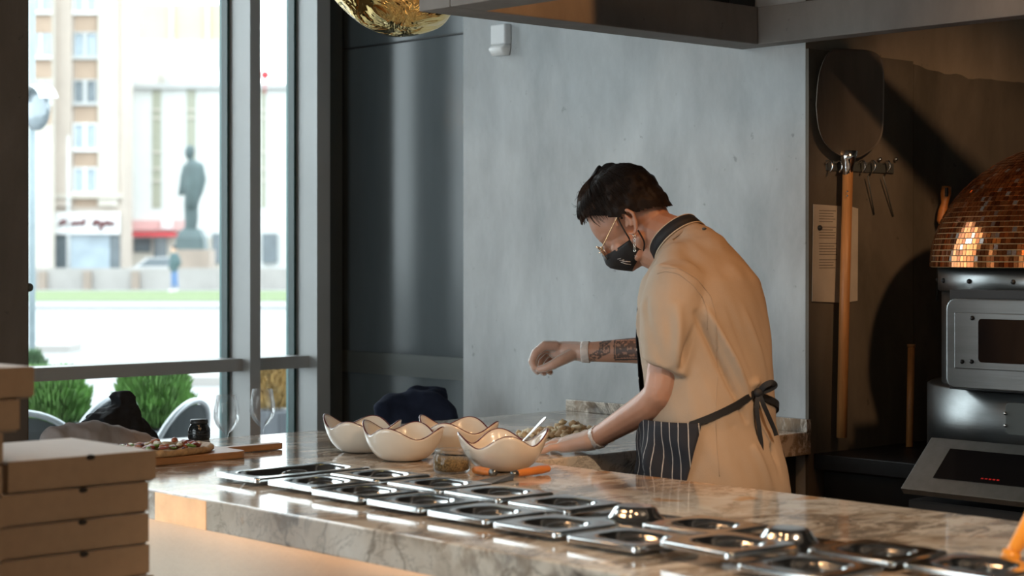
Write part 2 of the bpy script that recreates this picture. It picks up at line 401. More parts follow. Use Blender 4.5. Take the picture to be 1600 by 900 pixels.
for o in list(w1.children): o.location = -Vector(w1.location)
# unseen side windows (left of the picture, behind the column), added to bring in more daylight
w2 = struct(empty('fill_window', (-3.1, 3.9, 0)))
for y in (2.15, 3.25, 4.35, 5.5): B('mullion', -3.12, -3.0, y, y+0.05, 0, 3.2, MAT['alu'], w2)
B('sill', -3.12, -3.0, 2.15, 5.6, 0, 0.1, MAT['alu'], w2); B('head', -3.12, -3.0, 2.15, 5.6, 3.1, 3.2, MAT['alu'], w2)
B('pane', -3.07, -3.066, 2.15, 5.6, 0.1, 3.1, MAT['pane'], w2)
for o in list(w2.children): o.location = -Vector(w2.location)
# column at the left picture edge
cr = atY(45.5, 400, 5.13)
col = struct(B('wall_column', cr.x-0.75, cr.x, 5.13, 5.5, 0, 3.2, MAT['column'], None, 0.006))
bm = bmesh.new(); k = atY(45, 449, 5.15)
bmesh.ops.create_uvsphere(bm, u_segments=12, v_segments=8, radius=0.014, matrix=Matrix.Translation(k))
obj('knob', bm, MAT['aludark'], col, True)

# ------------------------------------------------------------------ concrete extractor hood (frame of four beams)
HB, HT = 2.08, 2.19
hood = empty('extractor_hood', (3.55, 2.0, HB))
U0, U1, V0, V1, BW = 2.94, UW-0.07, 0.6, 3.56, 0.12
def beam(x0, x1, y0, y1): 
    b = B('beam', x0, x1, y0, y1, HB, HT, MAT['hoodcon'], hood, 0.004); b.location = -Vector(hood.location); return b
beam(U0, U1-0.002, V1-BW, V1)
beam(U0, U0+BW, V0, V1-BW-0.001)
beam(U1, UW-0.001, V0, V1)
beam(U0+BW+0.001, U1-0.001, V0, V0+BW)
o = B('hood_back_plate', U0+0.002, UW-0.002, V1-0.05, V1-0.002, HT+0.0005, 3.199, MAT['black'], hood); o.location = -Vector(hood.location)
for x in (U0+0.05, U1-0.07):
    for y in (V0+0.06, V1-0.06):
        o = T('hanger_rod', [(x, y, HT-0.01), (x, y, 3.2)], 0.008, MAT['black'], hood); o.location = -Vector(hood.location)
tag(hood, 'grey concrete extractor hood frame hanging above the chef', 'hood')

# ------------------------------------------------------------------ bar counter, L-shaped
CT, TH = 0.95, 0.066
FU, BU, FV, WV = 2.10, 3.08, 4.31, 3.30
bar = empty('bar_counter', (2.6, 2.5, 0))
def bp(o): o.parent = bar; o.location = o.location - Vector(bar.location); return o
def rp(points, r=0.02): return points
bm = bmesh.new()
EV = -1.2
fy = atZ(322, 776, CT).y
prism(bm, [(FU, EV), (BU, EV), (BU, WV), (4.199, WV), (4.199, FV), (FU, FV), (FU, fy)], CT-TH, CT)
slab = bp(obj('stone_slab', bm, MAT['marble'], None, bevel=0.004))
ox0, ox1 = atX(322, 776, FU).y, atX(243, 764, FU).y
o = bp(B('onyx_inlay', FU-0.0015, FU+0.01, ox0, ox1, CT-TH+0.001, CT-0.004, MAT['peach'])); o['label'] = 'peach coloured stone patch with an added glow in the counter edge'
for y0, y1 in ((EV, 0.5), (0.503, 2.2), (2.203, FV-0.2)):
    bp(B('front_panel', FU+0.10, FU+0.13, y0, y1, 0.0, CT-TH, MAT['panel']))
bp(B('end_panel', FU+0.13, 4.19, FV-0.25, FV-0.22, 0.0, CT-TH, MAT['panel']))
bp(B('inner_panel', BU-0.06, BU-0.03, EV, WV+0.05, 0.0, CT-TH, MAT['black']))
bp(B('inner_panel', BU-0.03, 4.19, WV+0.05, WV+0.08, 0.0, CT-TH, MAT['black']))
led = bp(B('light_strip', FU+0.055, FU+0.062, EV, FV-0.1, CT-TH-0.006, CT-TH, plain('led_strip', (1,0.8,0.6), 0.5, emit=(1.0,0.60,0.32), estr=8)))
led['label'] = 'warm light strip under the counter edge'
bp(B('backsplash', 4.178, 4.199, WV+0.0, FV-0.01, CT, CT+0.037, MAT['marble'], None, 0.002))
tag(bar, 'long polished marble bar counter with lit front edge', 'counter')

# black worktop and cabinet in the oven niche
wt = empty('oven_worktop', (4.9, 2.2, 0))
def wp(o): o.parent = wt; o.location = o.location - Vector(wt.location); return o
wp(B('worktop', UW+0.02, 6.15, 0.3, 3.308, 0.84, 0.885, MAT['bstone'], None, 0.003))
wp(B('cabinet', UW+0.06, 6.12, 0.3, 3.30, 0.0, 0.84, MAT['black']))
tag(wt, 'black stone worktop under the pizza oven', 'worktop')

# ================================================================== OUTSIDE
def SB(name, x0, x1, y0, y1, z0, z1, mat, parent=None, bevel=0.0):
    bm = bmesh.new()
    M = Matrix(((RGT.x, FWD.x, 0, 0), (RGT.y, FWD.y, 0, 0), (0, 0, 1, 0), (0, 0, 0, 1)))
    box(bm, x0, x1, y0, y1, z0, z1, M); o = obj(name, bm, mat, None, bevel=bevel)
    if parent is not None: o.parent = parent; o.location = o.location - Vector(parent.location)
    return o
def sx(px, d): return (px-800.0)/FPX*d
def sz(py, d): return CZ-(py-HZ)/FPX*d
MAT['asphalt'] = plain('pale_asphalt', (0.208,0.208,0.208), 0.9, var=0.05, scale=0.5)
MAT['paving'] = plain('pale_paving', (0.188,0.185,0.181), 0.9, var=0.08, scale=2)
MAT['grass'] = plain('mown_grass', (0.088,0.125,0.040), 0.9, var=0.25, scale=3)
MAT['kerb'] = plain('white_kerb', (0.256,0.256,0.256), 0.8, var=0.04)
MAT['facade'] = plain('pale_pink_facade', (0.415,0.353,0.305), 0.9, var=0.06, scale=0.8)
MAT['facade2'] = plain('cream_facade', (0.431,0.392,0.341), 0.9, var=0.06, scale=0.8)
MAT['spandrel'] = plain('brown_spandrel', (0.319,0.234,0.174), 0.9, var=0.08, scale=0.8)
MAT['winglass'] = plain('street_window_glass', (0.265,0.318,0.361), 0.1, var=0.2, scale=0.7)
MAT['windark'] = plain('street_dark_glass', (0.090,0.109,0.122), 0.1, var=0.3, scale=0.7)
MAT['winframe'] = plain('white_window_frame', (0.593,0.593,0.593), 0.6)
MAT['hallwhite'] = plain('white_render', (0.490,0.497,0.482), 0.9, var=0.03, scale=0.5)
MAT['slit'] = plain('olive_slit_glass', (0.252,0.252,0.192), 0.4, var=0.15)
MAT['greyb'] = plain('grey_render', (0.371,0.371,0.365), 0.9, var=0.06, scale=0.5)
MAT['yellowb'] = plain('pale_yellow_render', (0.445,0.392,0.266), 0.9, var=0.04, scale=0.5)
MAT['bronze'] = plain('weathered_bronze', (0.051,0.075,0.078), 0.6, var=0.25, scale=1.5)
MAT['granite'] = plain('brown_granite', (0.245,0.194,0.158), 0.7, var=0.12, scale=1)
MAT['redawn'] = plain('red_awning', (0.445,0.036,0.044), 0.7)
MAT['pinkawn'] = plain('pink_fascia', (0.490,0.311,0.296), 0.8)
MAT['stonewall'] = plain('grey_stone_wall', (0.282,0.266,0.252), 0.9, var=0.1, scale=0.8)
tag(struct(SB('ground', -90, 70, 8.6, 49.5, -0.06, 0.0, MAT['asphalt'])), None, None)
struct(SB('pavement', -60, 40, 3.5, 8.6, -0.12, -0.005, MAT['paving'])).location.z = 0
gp = bpy.data.objects['pavement']
struct(SB('plaza', -120, 80, 49.5, 175, -0.06, 0.0, MAT['paving']))
tag(SB('kerb', -60, 20, 49.6, 52.5, 0.0, 0.10, MAT['kerb']), 'long white kerb along the far side of the street', 'kerb')
tag(SB('lawn', -60, 20, 58.5, 75.0, 0.0, 0.02, MAT['grass']), 'strip of bright green lawn across the street', 'lawn')
lw = SB('street_wall', sx(30,79), sx(470,79), 79, 79.6, 0.0, sz(419,79), MAT['stonewall'])
tag(lw, 'low grey stone wall behind the green lawn', 'wall')
for px in (60, 130, 205):
    SB('pilaster', sx(px,78.8), sx(px+12,78.8), 78.8, 79, 0.0, sz(424,79), MAT['granite'], lw)
tag(SB('road_divider', sx(-60,27.5), sx(110,27.5), 27.4, 28.2, 0, 0.11, MAT['stonewall']), 'low grey kerb block on the road left of the picture', 'kerb')
tag(SB('road_divider', sx(255,21), sx(520,21), 20.4, 21, 0, 0.10, MAT['stonewall']), 'low grey kerb block on the road behind the wine glasses', 'kerb')

# beige block with windows
def house(name, d, x0, x1, ztop, mat, label, depth=12):
    r = empty(name, W((x0+x1)/2, d, 0)); SB('wall', x0, x1, d, d+depth, 0, ztop, mat, r); tag(r, label, 'building'); return r
dA = 120
hA = house('apartment_block', dA, sx(78,dA), sx(192,dA), 22, MAT['facade'], 'beige apartment block with brown panels between its windows', 3)
ROWS = ((-60,-15), (-18,18), (53,88), (127,160), (195,232), (264,300))
for i, (t, b) in enumerate(ROWS):
    x0, x1, zt, zb = sx(118,dA), sx(151,dA), sz(t,dA), sz(b,dA); xm = (x0+x1)/2
    w = SB('window', x0, x1, dA-0.12, dA, zb, zt, MAT['windark'] if i == 3 else MAT['winglass'], hA)
    for (a0, a1, c0, c1) in ((x0-0.1, x0, zb, zt), (x1, x1+0.1, zb, zt), (xm-0.12, xm+0.12, zb, zt), (x0-.15, x1+.15, zb-0.22, zb), (x0-.1, x1+.1, zt, zt+0.1)):
        fr = SB('window_frame', a0, a1, dA-0.3, dA-0.02, c0, c1, MAT['winframe'] if i in (0,1,4,5) else MAT['greyb']); fr.parent = w
    nt_ = ROWS[i+1][0] if i < 5 else 326
    SB('spandrel', x0-0.05, x1+0.05, dA-0.06, dA, sz(nt_,dA)+0.12, zb-0.24, MAT['spandrel'], hA)
for px in (84, 155): SB('pier', sx(px,dA), sx(px+30,dA), dA-0.35, dA, sz(322,dA), 22, MAT['facade2'] if px > 100 else MAT['facade'], hA)
SB('cornice', sx(78,dA), sx(192,dA), dA-0.5, dA, sz(310,dA), sz(303,dA), MAT['facade2'], hA)
sg = SB('shop_sign', sx(81,dA), sx(189,dA), dA-0.7, dA-0.3, sz(366,dA), sz(332,dA), MAT['winframe'], hA)
def scribble(pts, d, name='lettering'):
    P = spline([W(sx(a,d), d, sz(b,d)) for a, b in pts], 4)
    o = T(name, P, 0.09, MAT['rim'], None, 5); o.parent = sg; return o
scribble([(93,353),(97,344),(96,351),(102,343),(104,352),(108,346),(110,352),(114,347),(117,352),(120,346),(124,351),(127,346),(129,351),(133,341),(131,352)], dA-0.75)
scribble([(144,353),(149,343),(147,349),(153,344),(151,352),(156,346),(158,351),(160,346),(156,361),(162,350),(165,346),(167,352),(170,345),(173,352),(177,347),(178,352)], dA-0.75)
SB('shop_window', sx(85,dA), sx(107,dA), dA-0.25, dA, sz(420,dA), sz(367,dA), MAT['windark'], hA)
SB('shop_window', sx(108,dA), sx(173,dA), dA-0.25, dA, sz(420,dA), sz(367,dA), MAT['winglass'], hA)
SB('shop_window', sx(174,dA), sx(188,dA), dA-0.25, dA, sz(420,dA), sz(367,dA), MAT['windark'], hA)
# paler wing at far left, nearer
dL = 118
hL = house('corner_block', dL, sx(-120,dL), sx(82,dL), 20, MAT['facade2'], 'cream corner block at the far left beside the round mirror', 0.7)
for i, (t, b) in enumerate(((-18,18), (53,88), (127,160))):
    w = SB('window', sx(50,dL), sx(80,dL), dL-0.12, dL, sz(b,dL), sz(t,dL), MAT['winglass'], hL)
    SB('mullion', sx(64,dL), sx(66.5,dL), dL-0.3, dL-0.1, sz(b,dL), sz(t,dL), MAT['winframe'], hL)
    SB('window_sill', sx(49,dL), sx(81,dL), dL-0.4, dL, sz(b,dL)-0.2, sz(b,dL), MAT['winframe'], hL)
    SB('spandrel', sx(50,dL), sx(81,dL), dL-0.06, dL, sz(b+34,dL), sz(b,dL)-0.22, MAT['spandrel'], hL)
# white hall with slits
dB = 126
hB = house('white_hall', dB, sx(198,dB), sx(520,dB), sz(135,dB), MAT['hallwhite'], 'white hall with tall narrow window slits behind the statue', 8)
for px0, px1 in ((238,252), (292,306), (408,416)):
    s = SB('window_slit', sx(px0,dB), sx(px1,dB), dB-0.05, dB+0.2, sz(325,dB), sz(140,dB), MAT['slit'], hB)
    for y in (170, 183, 236, 262, 281): SB('slit_bar', sx(px0,dB), sx(px1,dB), dB-0.15, dB, sz(y+3,dB), sz(y,dB), MAT['facade2'], hB)
SB('fascia', sx(196,dB), sx(300,dB), dB-0.5, dB, sz(360,dB), sz(344,dB), MAT['pinkawn'], hB)
SB('parapet', sx(190,dB), sx(520,dB), dB-0.4, dB, sz(139,dB), sz(131,dB), MAT['greyb'], hB)
aw = SB('awning', sx(198,dB), sx(279,dB), dB-1.6, dB-0.5, sz(370,dB), sz(363,dB), MAT['redawn'], hB)
SB('lower_wall', sx(192,dB), sx(345,dB), dB-0.25, dB, 0.0, sz(372,dB), MAT['facade2'], hB)
for px0, px1, t, b in ((211,237,372,394), (242,262,372,412), (333,345,365,412), (411,434,365,410)):
    SB('window', sx(px0,dB), sx(px1,dB), dB-0.4, dB, sz(b,dB), sz(t,dB), MAT['windark'], hB)
SB('sign_panel', sx(255,dB), sx(272,dB), dB-0.7, dB-0.5, sz(358,dB), sz(343,dB), MAT['winframe'], hB)
dC = 150
hC = house('grey_tower', dC, sx(190,dC), sx(345,dC), sz(62,dC), MAT['greyb'], 'grey rooftop block above the white hall', 8)
for px0, px1, t, b in ((222,252,108,134), (276,298,108,134), (318,342,108,132)): SB('roof_box', sx(px0,dC-6), sx(px1,dC-6), dC-8, dC-4, sz(136,dC-6), sz(t,dC-6), MAT['facade2'] if px0 < 230 else MAT['winframe'], hC)
dD = 165
hD = house('yellow_tower', dD, sx(214,dD), sx(360,dD), sz(6,dD), MAT['yellowb'], 'pale yellow tower block at the back of the street view', 6)
for px in (266, 322): SB('pilaster', sx(px,dD), sx(px+6,dD), dD-0.4, dD, 0, sz(8,dD), MAT['greyb'], hD)
bm = bmesh.new(); bmesh.ops.create_uvsphere(bm, u_segments=12, v_segments=8, radius=0.32, matrix=Matrix.Translation(at(414,117,124)))
bmesh.ops.create_cone(bm, cap_ends=True, segments=8, radius1=0.05, radius2=0.05, depth=1.3, matrix=Matrix.Translation(at(414,117,124)-Vector((0,0,0.65))))
tag(obj('roof_lamp', bm, MAT['redawn'], None, True), 'small red lamp on the roof of the white hall', 'lamp')
# statue
dS = 83
st = empty('bronze_statue', W(sx(300,dS), dS, 0))
sc = dS/FPX
def SP(px, py, dy=0): return W(sx(px,dS), dS+dy, sz(py,dS))
def sr(r): return r*sc
o = blob('figure', [('c', [(SP(296,240), sr(8)), (SP(297,234), sr(8))]), ('c', [(SP(299,252), sr(6)), (SP(301,262), sr(13)), (SP(302,285), sr(14)), (SP(301,305), sr(13)), (SP(300,318), sr(11))]),
    ('c', [(SP(290,262), sr(6)), (SP(286,280), sr(5.5)), (SP(283,297), sr(4.5)), (SP(281,304), sr(3.5))]), ('c', [(SP(312,260), sr(7)), (SP(317,280), sr(6)), (SP(313,298), sr(5.5)), (SP(310,306), sr(5))]),
    ('c', [(SP(294,315), sr(7)), (SP(294,340), sr(6)), (SP(293,357), sr(5)), (SP(289,359), sr(4))]), ('c', [(SP(303,315), sr(7)), (SP(304,340), sr(6)), (SP(303,357), sr(5)), (SP(299,359), sr(4))])], 0.07, MAT['bronze'], None, 2)
o.parent = st; o.location = -Vector(st.location)
bm = bmesh.new(); loft(bm, [[W(sx(300+s1*a,dS), dS+s2*a*sc, sz(y,dS)) for s1, s2 in ((-1,-1),(1,-1),(1,1),(-1,1))] for a, y in ((23,390),(21,372),(14,358))], True, True, True)
o = obj('bronze_base', bm, MAT['bronze']); o.parent = st; o.location = -Vector(st.location)
SB('pedestal', sx(276,dS), sx(332,dS), dS-0.8, dS+0.8, 0.0, sz(390,dS), MAT['granite'], st)
tag(st, 'dark bronze statue of a standing man on a granite pedestal', 'statue')
# walker
dP = 73
def PP(px, py, dy=0): return W(sx(px,dP), dP+dy, sz(py,dP))
pr = lambda r: r*dP/FPX
pw = empty('person', PP(272,456)*1.0); pw.location.z = 0.02
def pc(o): o.parent = pw; o.location = -Vector(pw.location); return o
MAT['skin0'] = plain('walker_skin', (0.6,0.38,0.28), 0.6); MAT['jacketg'] = plain('dark_teal_jacket', (0.06,0.10,0.11), 0.8); MAT['jeans'] = plain('blue_jeans', (0.10,0.17,0.33), 0.8)
pc(blob('body', [('c', [(PP(271,391), pr(4.2)), (PP(271,388), pr(4.4))]), ('c', [(PP(271,394), pr(2.4)), (PP(272,400), pr(4)), (PP(272,414), pr(4))]), ('c', [(PP(270,418), pr(3)), (PP(270,436), pr(2.2)), (PP(269,453), pr(1.6)), (PP(266,454.5), pr(1.4))]), ('c', [(PP(274,418), pr(3)), (PP(275,436), pr(2.2)), (PP(277,452), pr(1.6)), (PP(274,454.5), pr(1.4))])], 0.03, MAT['skin0'], None, 2))
pc(blob('jacket', [('c', [(PP(272,399), pr(5.5)), (PP(273,410), pr(6.5)), (PP(272,422), pr(5.5))]), ('c', [(PP(277,400), pr(3)), (PP(281,411), pr(2.8)), (PP(276,419), pr(2.4))]), ('c', [(PP(268,400), pr(3)), (PP(267,412), pr(2.5)), (PP(265,418), pr(2.2))])], 0.03, MAT['jacketg'], None, 2))
pc(blob('trousers', [('c', [(PP(272,421), pr(4.6)), (PP(270,436), pr(3)), (PP(269.5,450), pr(2.3))]), ('c', [(PP(273,421), pr(4.4)), (PP(275,436), pr(3)), (PP(277,449), pr(2.3))])], 0.03, MAT['jeans'], None, 2))
pc(blob('hair', [('e', PP(272,386.5), (pr(4.6), pr(4.6), pr(4)))], 0.02, MAT['black'], None, 1))
pc(blob('shoes', [('c', [(PP(269.5,454), pr(2)), (PP(265,455), pr(1.7))]), ('c', [(PP(277,453), pr(2)), (PP(273,455), pr(1.7))])], 0.02, MAT['winframe'], None, 1))
tag(pw, 'pedestrian in dark jacket and blue jeans walking past the statue', 'person')
# parked car
dK = 92
car = empty('parked_car', W(sx(235,dK), dK, 0))
def K(o): o.parent = car; o.location = -Vector(car.location); return o
L0, L1 = sx(188,dK), sx(318,dK); lc = (L0+L1)/2
def KP(x, z, y): return W(x, y, z)
prof = [(L0,0.35),(L0+.05,0.75),(L0+.9,0.92),(L0+1.5,1.38),(L0+3.0,1.42),(L0+3.7,1.0),(L1-.05,0.9),(L1,0.35)]
bm = bmesh.new(); loft(bm, [[KP(x,z,dK-0.85) for x,z in prof], [KP(x,z,dK+0.85) for x,z in prof]], True, True, True)
K(obj('car_body', bm, plain('white_car_paint', (0.4,0.4,0.4), 0.2, coat=0.5)))
bm = bmesh.new(); loft(bm, [[KP(x,z,dK-0.87) for x,z in ((L0+1.1,0.95),(L0+1.6,1.33),(L0+2.9,1.36),(L0+3.45,0.98))], [KP(x,z,dK-0.8) for x,z in ((L0+1.1,0.95),(L0+1.6,1.33),(L0+2.9,1.36),(L0+3.45,0.98))]], True, True, True)
K(obj('side_window', bm, MAT['windark']))
for x in (L0+0.8, L1-0.8):
    bm = bmesh.new(); bmesh.ops.create_cone(bm, cap_ends=True, segments=20, radius1=0.33, radius2=0.33, depth=0.2, matrix=Matrix.Translation(W(x, dK-0.8, 0.33)) @ FWD.to_track_quat('Z','Y').to_matrix().to_4x4())
    K(obj('wheel', bm, MAT['black']))
tag(car, 'white car parked behind the low stone wall', 'car')
# street lamp post and traffic mirror
o = T('lamp_post', [at(107,455,104)*1, at(107,330,104), at(107,212,104)], [0.12,0.09,0.07], MAT['greyb']); tag(o, 'thin grey lamp post in front of the beige block', 'lamp post')
o.data.transform(Matrix()); 
tm = empty('traffic_mirror', (at(50,500,13).x, at(50,500,13).y, 0))
def TMp(o): o.parent = tm; o.location = -Vector(tm.location); return o
b0 = at(50,500,13); MAT['bluegrey'] = plain('pale_blue_paint', (0.22,0.27,0.29), 0.5)
TMp(T('pole', [(b0.x,b0.y,0), (b0.x,b0.y,3.6)], 0.024, MAT['bluegrey']))
mc = at(56,172,12.9); Md = Matrix.Translation(mc) @ (-(FWD*0.75+RGT*0.66)).to_track_quat('Z','Y').to_matrix().to_4x4()
bm = bmesh.new(); lathe(bm, [(0.0,0.02),(0.10,0.012),(0.145,0.0),(0.145,-0.02),(0.0,-0.02)], 28, M=Md); TMp(obj('mirror_face', bm, plain('mirror_grey', (0.20,0.23,0.25), 0.15, 0.3), None, True))
bm = bmesh.new(); bmesh.ops.create_cone(bm, cap_ends=False, segments=28, radius1=0.19, radius2=0.17, depth=0.14, matrix=Md)
bmesh.ops.delete(bm, geom=[v for v in bm.verts if v.co.z < mc.z+0.05], context='VERTS'); TMp(obj('mirror_hood', bm, MAT['winframe'], None, True))
tag(tm, 'round traffic mirror on a pale blue pole beyond the window', 'mirror')

# terrace: planters with conifers, chairs, tables
MAT['fol'] = plain('conifer_green', (0.15,0.30,0.08), 0.6, var=0.5, scale=9); MAT['fol2'] = plain('conifer_grey_green', (0.09,0.16,0.08), 0.7, var=0.5, scale=9)
MAT['fol3'] = plain('autumn_leaves', (0.36,0.24,0.09), 0.7, var=0.5, scale=9); MAT['planter'] = plain('dark_planter', (0.05,0.055,0.065), 0.7)
def shrub(px, pw_, py0, py1, d, mat, label, leaf=900, seed=1):
    rnd = random.Random(seed); c = at(px, 400, d); r = empty('potted_shrub', (c.x, c.y, 0))
    hw = pw_/2/FPX*d; z0 = sz(py1, d); z1 = sz(py0, d)
    o = B('planter', -hw*1.0, hw*1.0, -0.2, 0.2, 0.0, z0, MAT['planter'], r, 0.01)
    bm = bmesh.new(); tube(bm, [(0,0,z0-0.1), (0.01,0,z0+0.1), (0,0.01,z1-0.1)], [0.02,0.018,0.004], 6)
    obj('stem', bm, MAT['wood'], r)
    bm = bmesh.new()
    for i in range(leaf):
        t = rnd.random(); zz = z0 + (z1-z0)*t; rr = hw*1.0*math.sqrt(max(0.02, 1-((t-0.35)/0.72)**2))*(0.25+0.75*rnd.random()**0.6)*(1+0.25*noise.noise(Vector((t*5, seed, rnd.random()*0.3)))); a = rnd.random()*2*PI
        p = Vector((rr*math.cos(a), rr*math.sin(a), zz)); n = Vector((math.cos(a)*0.7, math.sin(a)*0.7, 0.9+0.5*rnd.random())).normalized()
        s = n.cross(Vector((rnd.random()-.5, rnd.random()-.5, rnd.random()-.5))).normalized(); ln = 0.035+0.045*rnd.random(); w = 0.0025+0.003*rnd.random()
        vs = [bm.verts.new(p - s*w), bm.verts.new(p + n*ln*0.5 - s*w*1.5 + s.cross(n)*0.006), bm.verts.new(p + n*ln), bm.verts.new(p + n*ln*0.5 + s*w*1.5)]
        bm.faces.new(vs)
    f = obj('foliage', bm, mat, r); f['kind'] = 'stuff'
    tag(r, label, 'shrub'); return r
shrub(80, 100, 588, 662, 8.6, MAT['fol'], 'round green shrub in a dark planter left of the black bag', 11000, 1)
shrub(240, 112, 586, 668, 8.4, MAT['fol'], 'bushy bright green shrub outside behind the black bag', 12000, 2)
shrub(424, 50, 578, 640, 10.5, MAT['fol3'], 'brown and green shrub outside behind the wine glass', 4000, 3)
shrub(45, 60, 556, 660, 11.5, MAT['fol2'], 'shrub beyond the window rail at the far left', 3000, 4)
MAT['chairgrey'] = plain('grey_metal_chair', (0.28,0.30,0.32), 0.3, 0.5, var=0.05)
MAT['chairmesh'] = plain('grey_chair_back', (0.06,0.07,0.075), 0.6, 0.2, var=0.1)
def terrace_chair():
    r = empty('terrace_chair')
    arch = [(-0.25,0.02,0.44)] + [(-0.25*math.cos(PI*t/12), -0.04-0.10*math.sin(PI*t/12), 0.56+0.29*math.sin(PI*t/12)**0.8) for t in range(0,13)] + [(0.25,0.02,0.44)]
    T('back_frame', spline(arch, 2), 0.014, MAT['chairgrey'], r)
    bm = bmesh.new(); n = 12; top = []; bot = []
    for t in range(1, n):
        a = PI*t/n; top.append(Vector((-0.235*math.cos(a), -0.04-0.10*math.sin(a), 0.56+0.275*math.sin(a)**0.8))); bot.append(Vector((-0.235*math.cos(a), -0.03-0.06*math.sin(a), 0.47)))
    loft(bm, [bot, top], False); bmesh.ops.solidify(bm, geom=bm.faces[:], thickness=0.006); obj('backrest', bm, MAT['chairmesh'], r)
    bm = bmesh.new(); prism(bm, rrect(0.46,0.44,0.08,5,0,0.17), 0.43, 0.455); obj('seat', bm, MAT['chairmesh'], r, bevel=0.004)
    for x, y in ((-0.2,-0.02),(0.2,-0.02),(-0.2,0.36),(0.2,0.36)): T('leg', [(x,y,0.43),(x*1.12,y*1.1-0.01,0.0)], 0.013, MAT['chairgrey'], r)
    return r
ch = terrace_chair()
spots = [((258, 632), 7.7, 0.55, 'grey metal terrace chair with arched back left of the black pot'), ((143, 623), 8.0, 0.45, 'grey metal terrace chair with arched back left of the black bag'), ((46, 650), 7.2, -0.7, 'grey metal terrace chair next to the column')]
for i, ((px, py), d, rot, lab) in enumerate(spots):
    p = at(px, 400, d); c = ch if i == 0 else dup(ch, (0,0,0))
    c.location = (p.x, p.y, 0.0); c.rotation_euler = (0,0,rot); c['label'] = lab; c['category'] = 'chair'; c['group'] = 'grey metal chairs on the terrace'
tt = empty('terrace_table'); tt.location = (at(352, 400, 7.2).x, at(352, 400, 7.2).y, 0)
bm = bmesh.new(); prism(bm, rrect(0.46,0.42,0.05), 0.70, 0.73); obj('tabletop', bm, MAT['kerb'], tt, bevel=0.004)
T('leg', [(0,0,0.71),(0,0,0.02)], 0.035, MAT['chairgrey'], tt); bm = bmesh.new(); lathe(bm, [(0.0,0.0),(0.18,0.0),(0.18,0.015),(0.0,0.03)]); obj('base', bm, MAT['chairgrey'], tt)
tag(tt, 'small white terrace table outside behind the wine glasses', 'table')
# ================================================================== OBJECTS ON THE BAR
def child(o, r): o.parent = r; o.location = o.location - Vector(r.location); return o
# ---- steel gastronorm lids
def lid_mesh(name, w, l, flip):
    rings = []
    prof = [(0.0,0.0085,0.012),(0.0,0.009,0.012),(0.0,0.0155,0.012),(0.0006,0.0175,0.012),(0.0022,0.019,0.012),(0.0032,0.0191,0.012),(0.0250,0.0191,0.030),(0.0262,0.0188,0.036),(0.0295,0.0165,0.040),(0.0335,0.011,0.040),(0.037,0.005,0.040),(0.041,0.002,0.038),(0.046,0.001,0.032),(0.0466,0.001,0.030),(0.062,0.001,0.014)]
    if flip: prof = [(0.0,0.000,0.012),(0.0,0.0005,0.012),(0.0,0.0065,0.012),(0.0006,0.0085,0.012),(0.0022,0.010,0.012),(0.0032,0.0101,0.012),(0.0300,0.0101,0.030),(0.0335,0.0115,0.038),(0.038,0.016,0.040),(0.0425,0.024,0.038),(0.0465,0.0305,0.034),(0.050,0.0335,0.030),(0.0545,0.035,0.026),(0.0552,0.035,0.025),(0.066,0.035,0.013)]
    bm = bmesh.new()
    for ins, z, r in prof:
        rings.append([Vector((x, y, z)) for x, y in rrect(w-2*ins, l-2*ins, min(r, (min(w,l)-2*ins)/2-0.001), 8)])
    R = loft(bm, rings, True, False, True)
    # turned-under lower edge
    under = [bm.verts.new(Vector((x, y, prof[0][1]))) for x, y in rrect(w-0.008, l-0.008, 0.010, 8)]
    n = len(under)
    for i in range(n): bm.faces.new((R[0][i], under[i], under[(i+1)%n], R[0][(i+1)%n]))
    bmesh.ops.recalc_face_normals(bm, faces=bm.faces[:])
    me = bpy.data.meshes.new(name); bm.to_mesh(me); bm.free(); me.materials.append(MAT['steel'])
    for p in me.polygons: p.use_smooth = True
    return me
def handle_mesh():
    bm = bmesh.new(); tube(bm, spline([(-0.035,0,0.002),(-0.030,0,0.012),(0,0,0.0155),(0.030,0,0.012),(0.035,0,0.002)],4), 0.0035, 8)
    me = bpy.data.meshes.new('handle'); bmesh.ops.recalc_face_normals(bm, faces=bm.faces[:]); bm.to_mesh(me); bm.free(); me.materials.append(MAT['steel'])
    for p in me.polygons: p.use_smooth = True
    return me
LM = {'s': lid_mesh('lid', 0.162, 0.176, False), 'f': lid_mesh('lid_flipped', 0.162, 0.176, True), 't': lid_mesh('lid_long', 0.325, 0.168, False)}
HM = handle_mesh()
def steel_lid(kind, x0, ymax, label, rot=0.0, lift=0.0, tilt=0.0):
    w = 0.325 if kind == 't' else 0.162; l = 0.168 if kind == 't' else 0.176
    r = empty('steel_lid', (x0+w/2, ymax-l/2, CT+0.0005+lift)); r.rotation_euler = (tilt, 0, rot)
    o = link('lid_body', LM[kind]); o.parent = r
    if kind != 'f':
        h = link('handle', HM); h.parent = r
    return tag(r, label, 'pan lid', 'steel pan lids on the bar')
steel_lid('t', 2.288, 3.500, 'long steel pan lid, the largest one, nearest the pizza board')
A = [3.30, 3.105, 2.907, 2.704, 2.500, 2.292]; AU = [2.290, 2.266, 2.258, 2.248, 2.236, 2.224]
ords = ['first', 'second', 'third', 'fourth', 'fifth', 'sixth', 'seventh', 'eighth', 'ninth']
for i, (v, u) in enumerate(zip(A, AU)):
    steel_lid('s', u, v, 'square steel pan lid, %s in the row along the front counter edge' % ords[i])
steel_lid('s', 2.245, 2.09, 'steel pan lid lying askew and raised in the front row', -0.10, 0.012, 0.0)
steel_lid('s', 2.222, 1.900, 'square steel pan lid, last of the front row at the bottom edge')
Bv = [3.309, 3.095, 2.902, 2.692, 2.482, 2.305, 2.105, 1.915, 1.722]; Bu = [2.466, 2.460, 2.458, 2.448, 2.43, 2.43, 2.42, 2.42, 2.42]
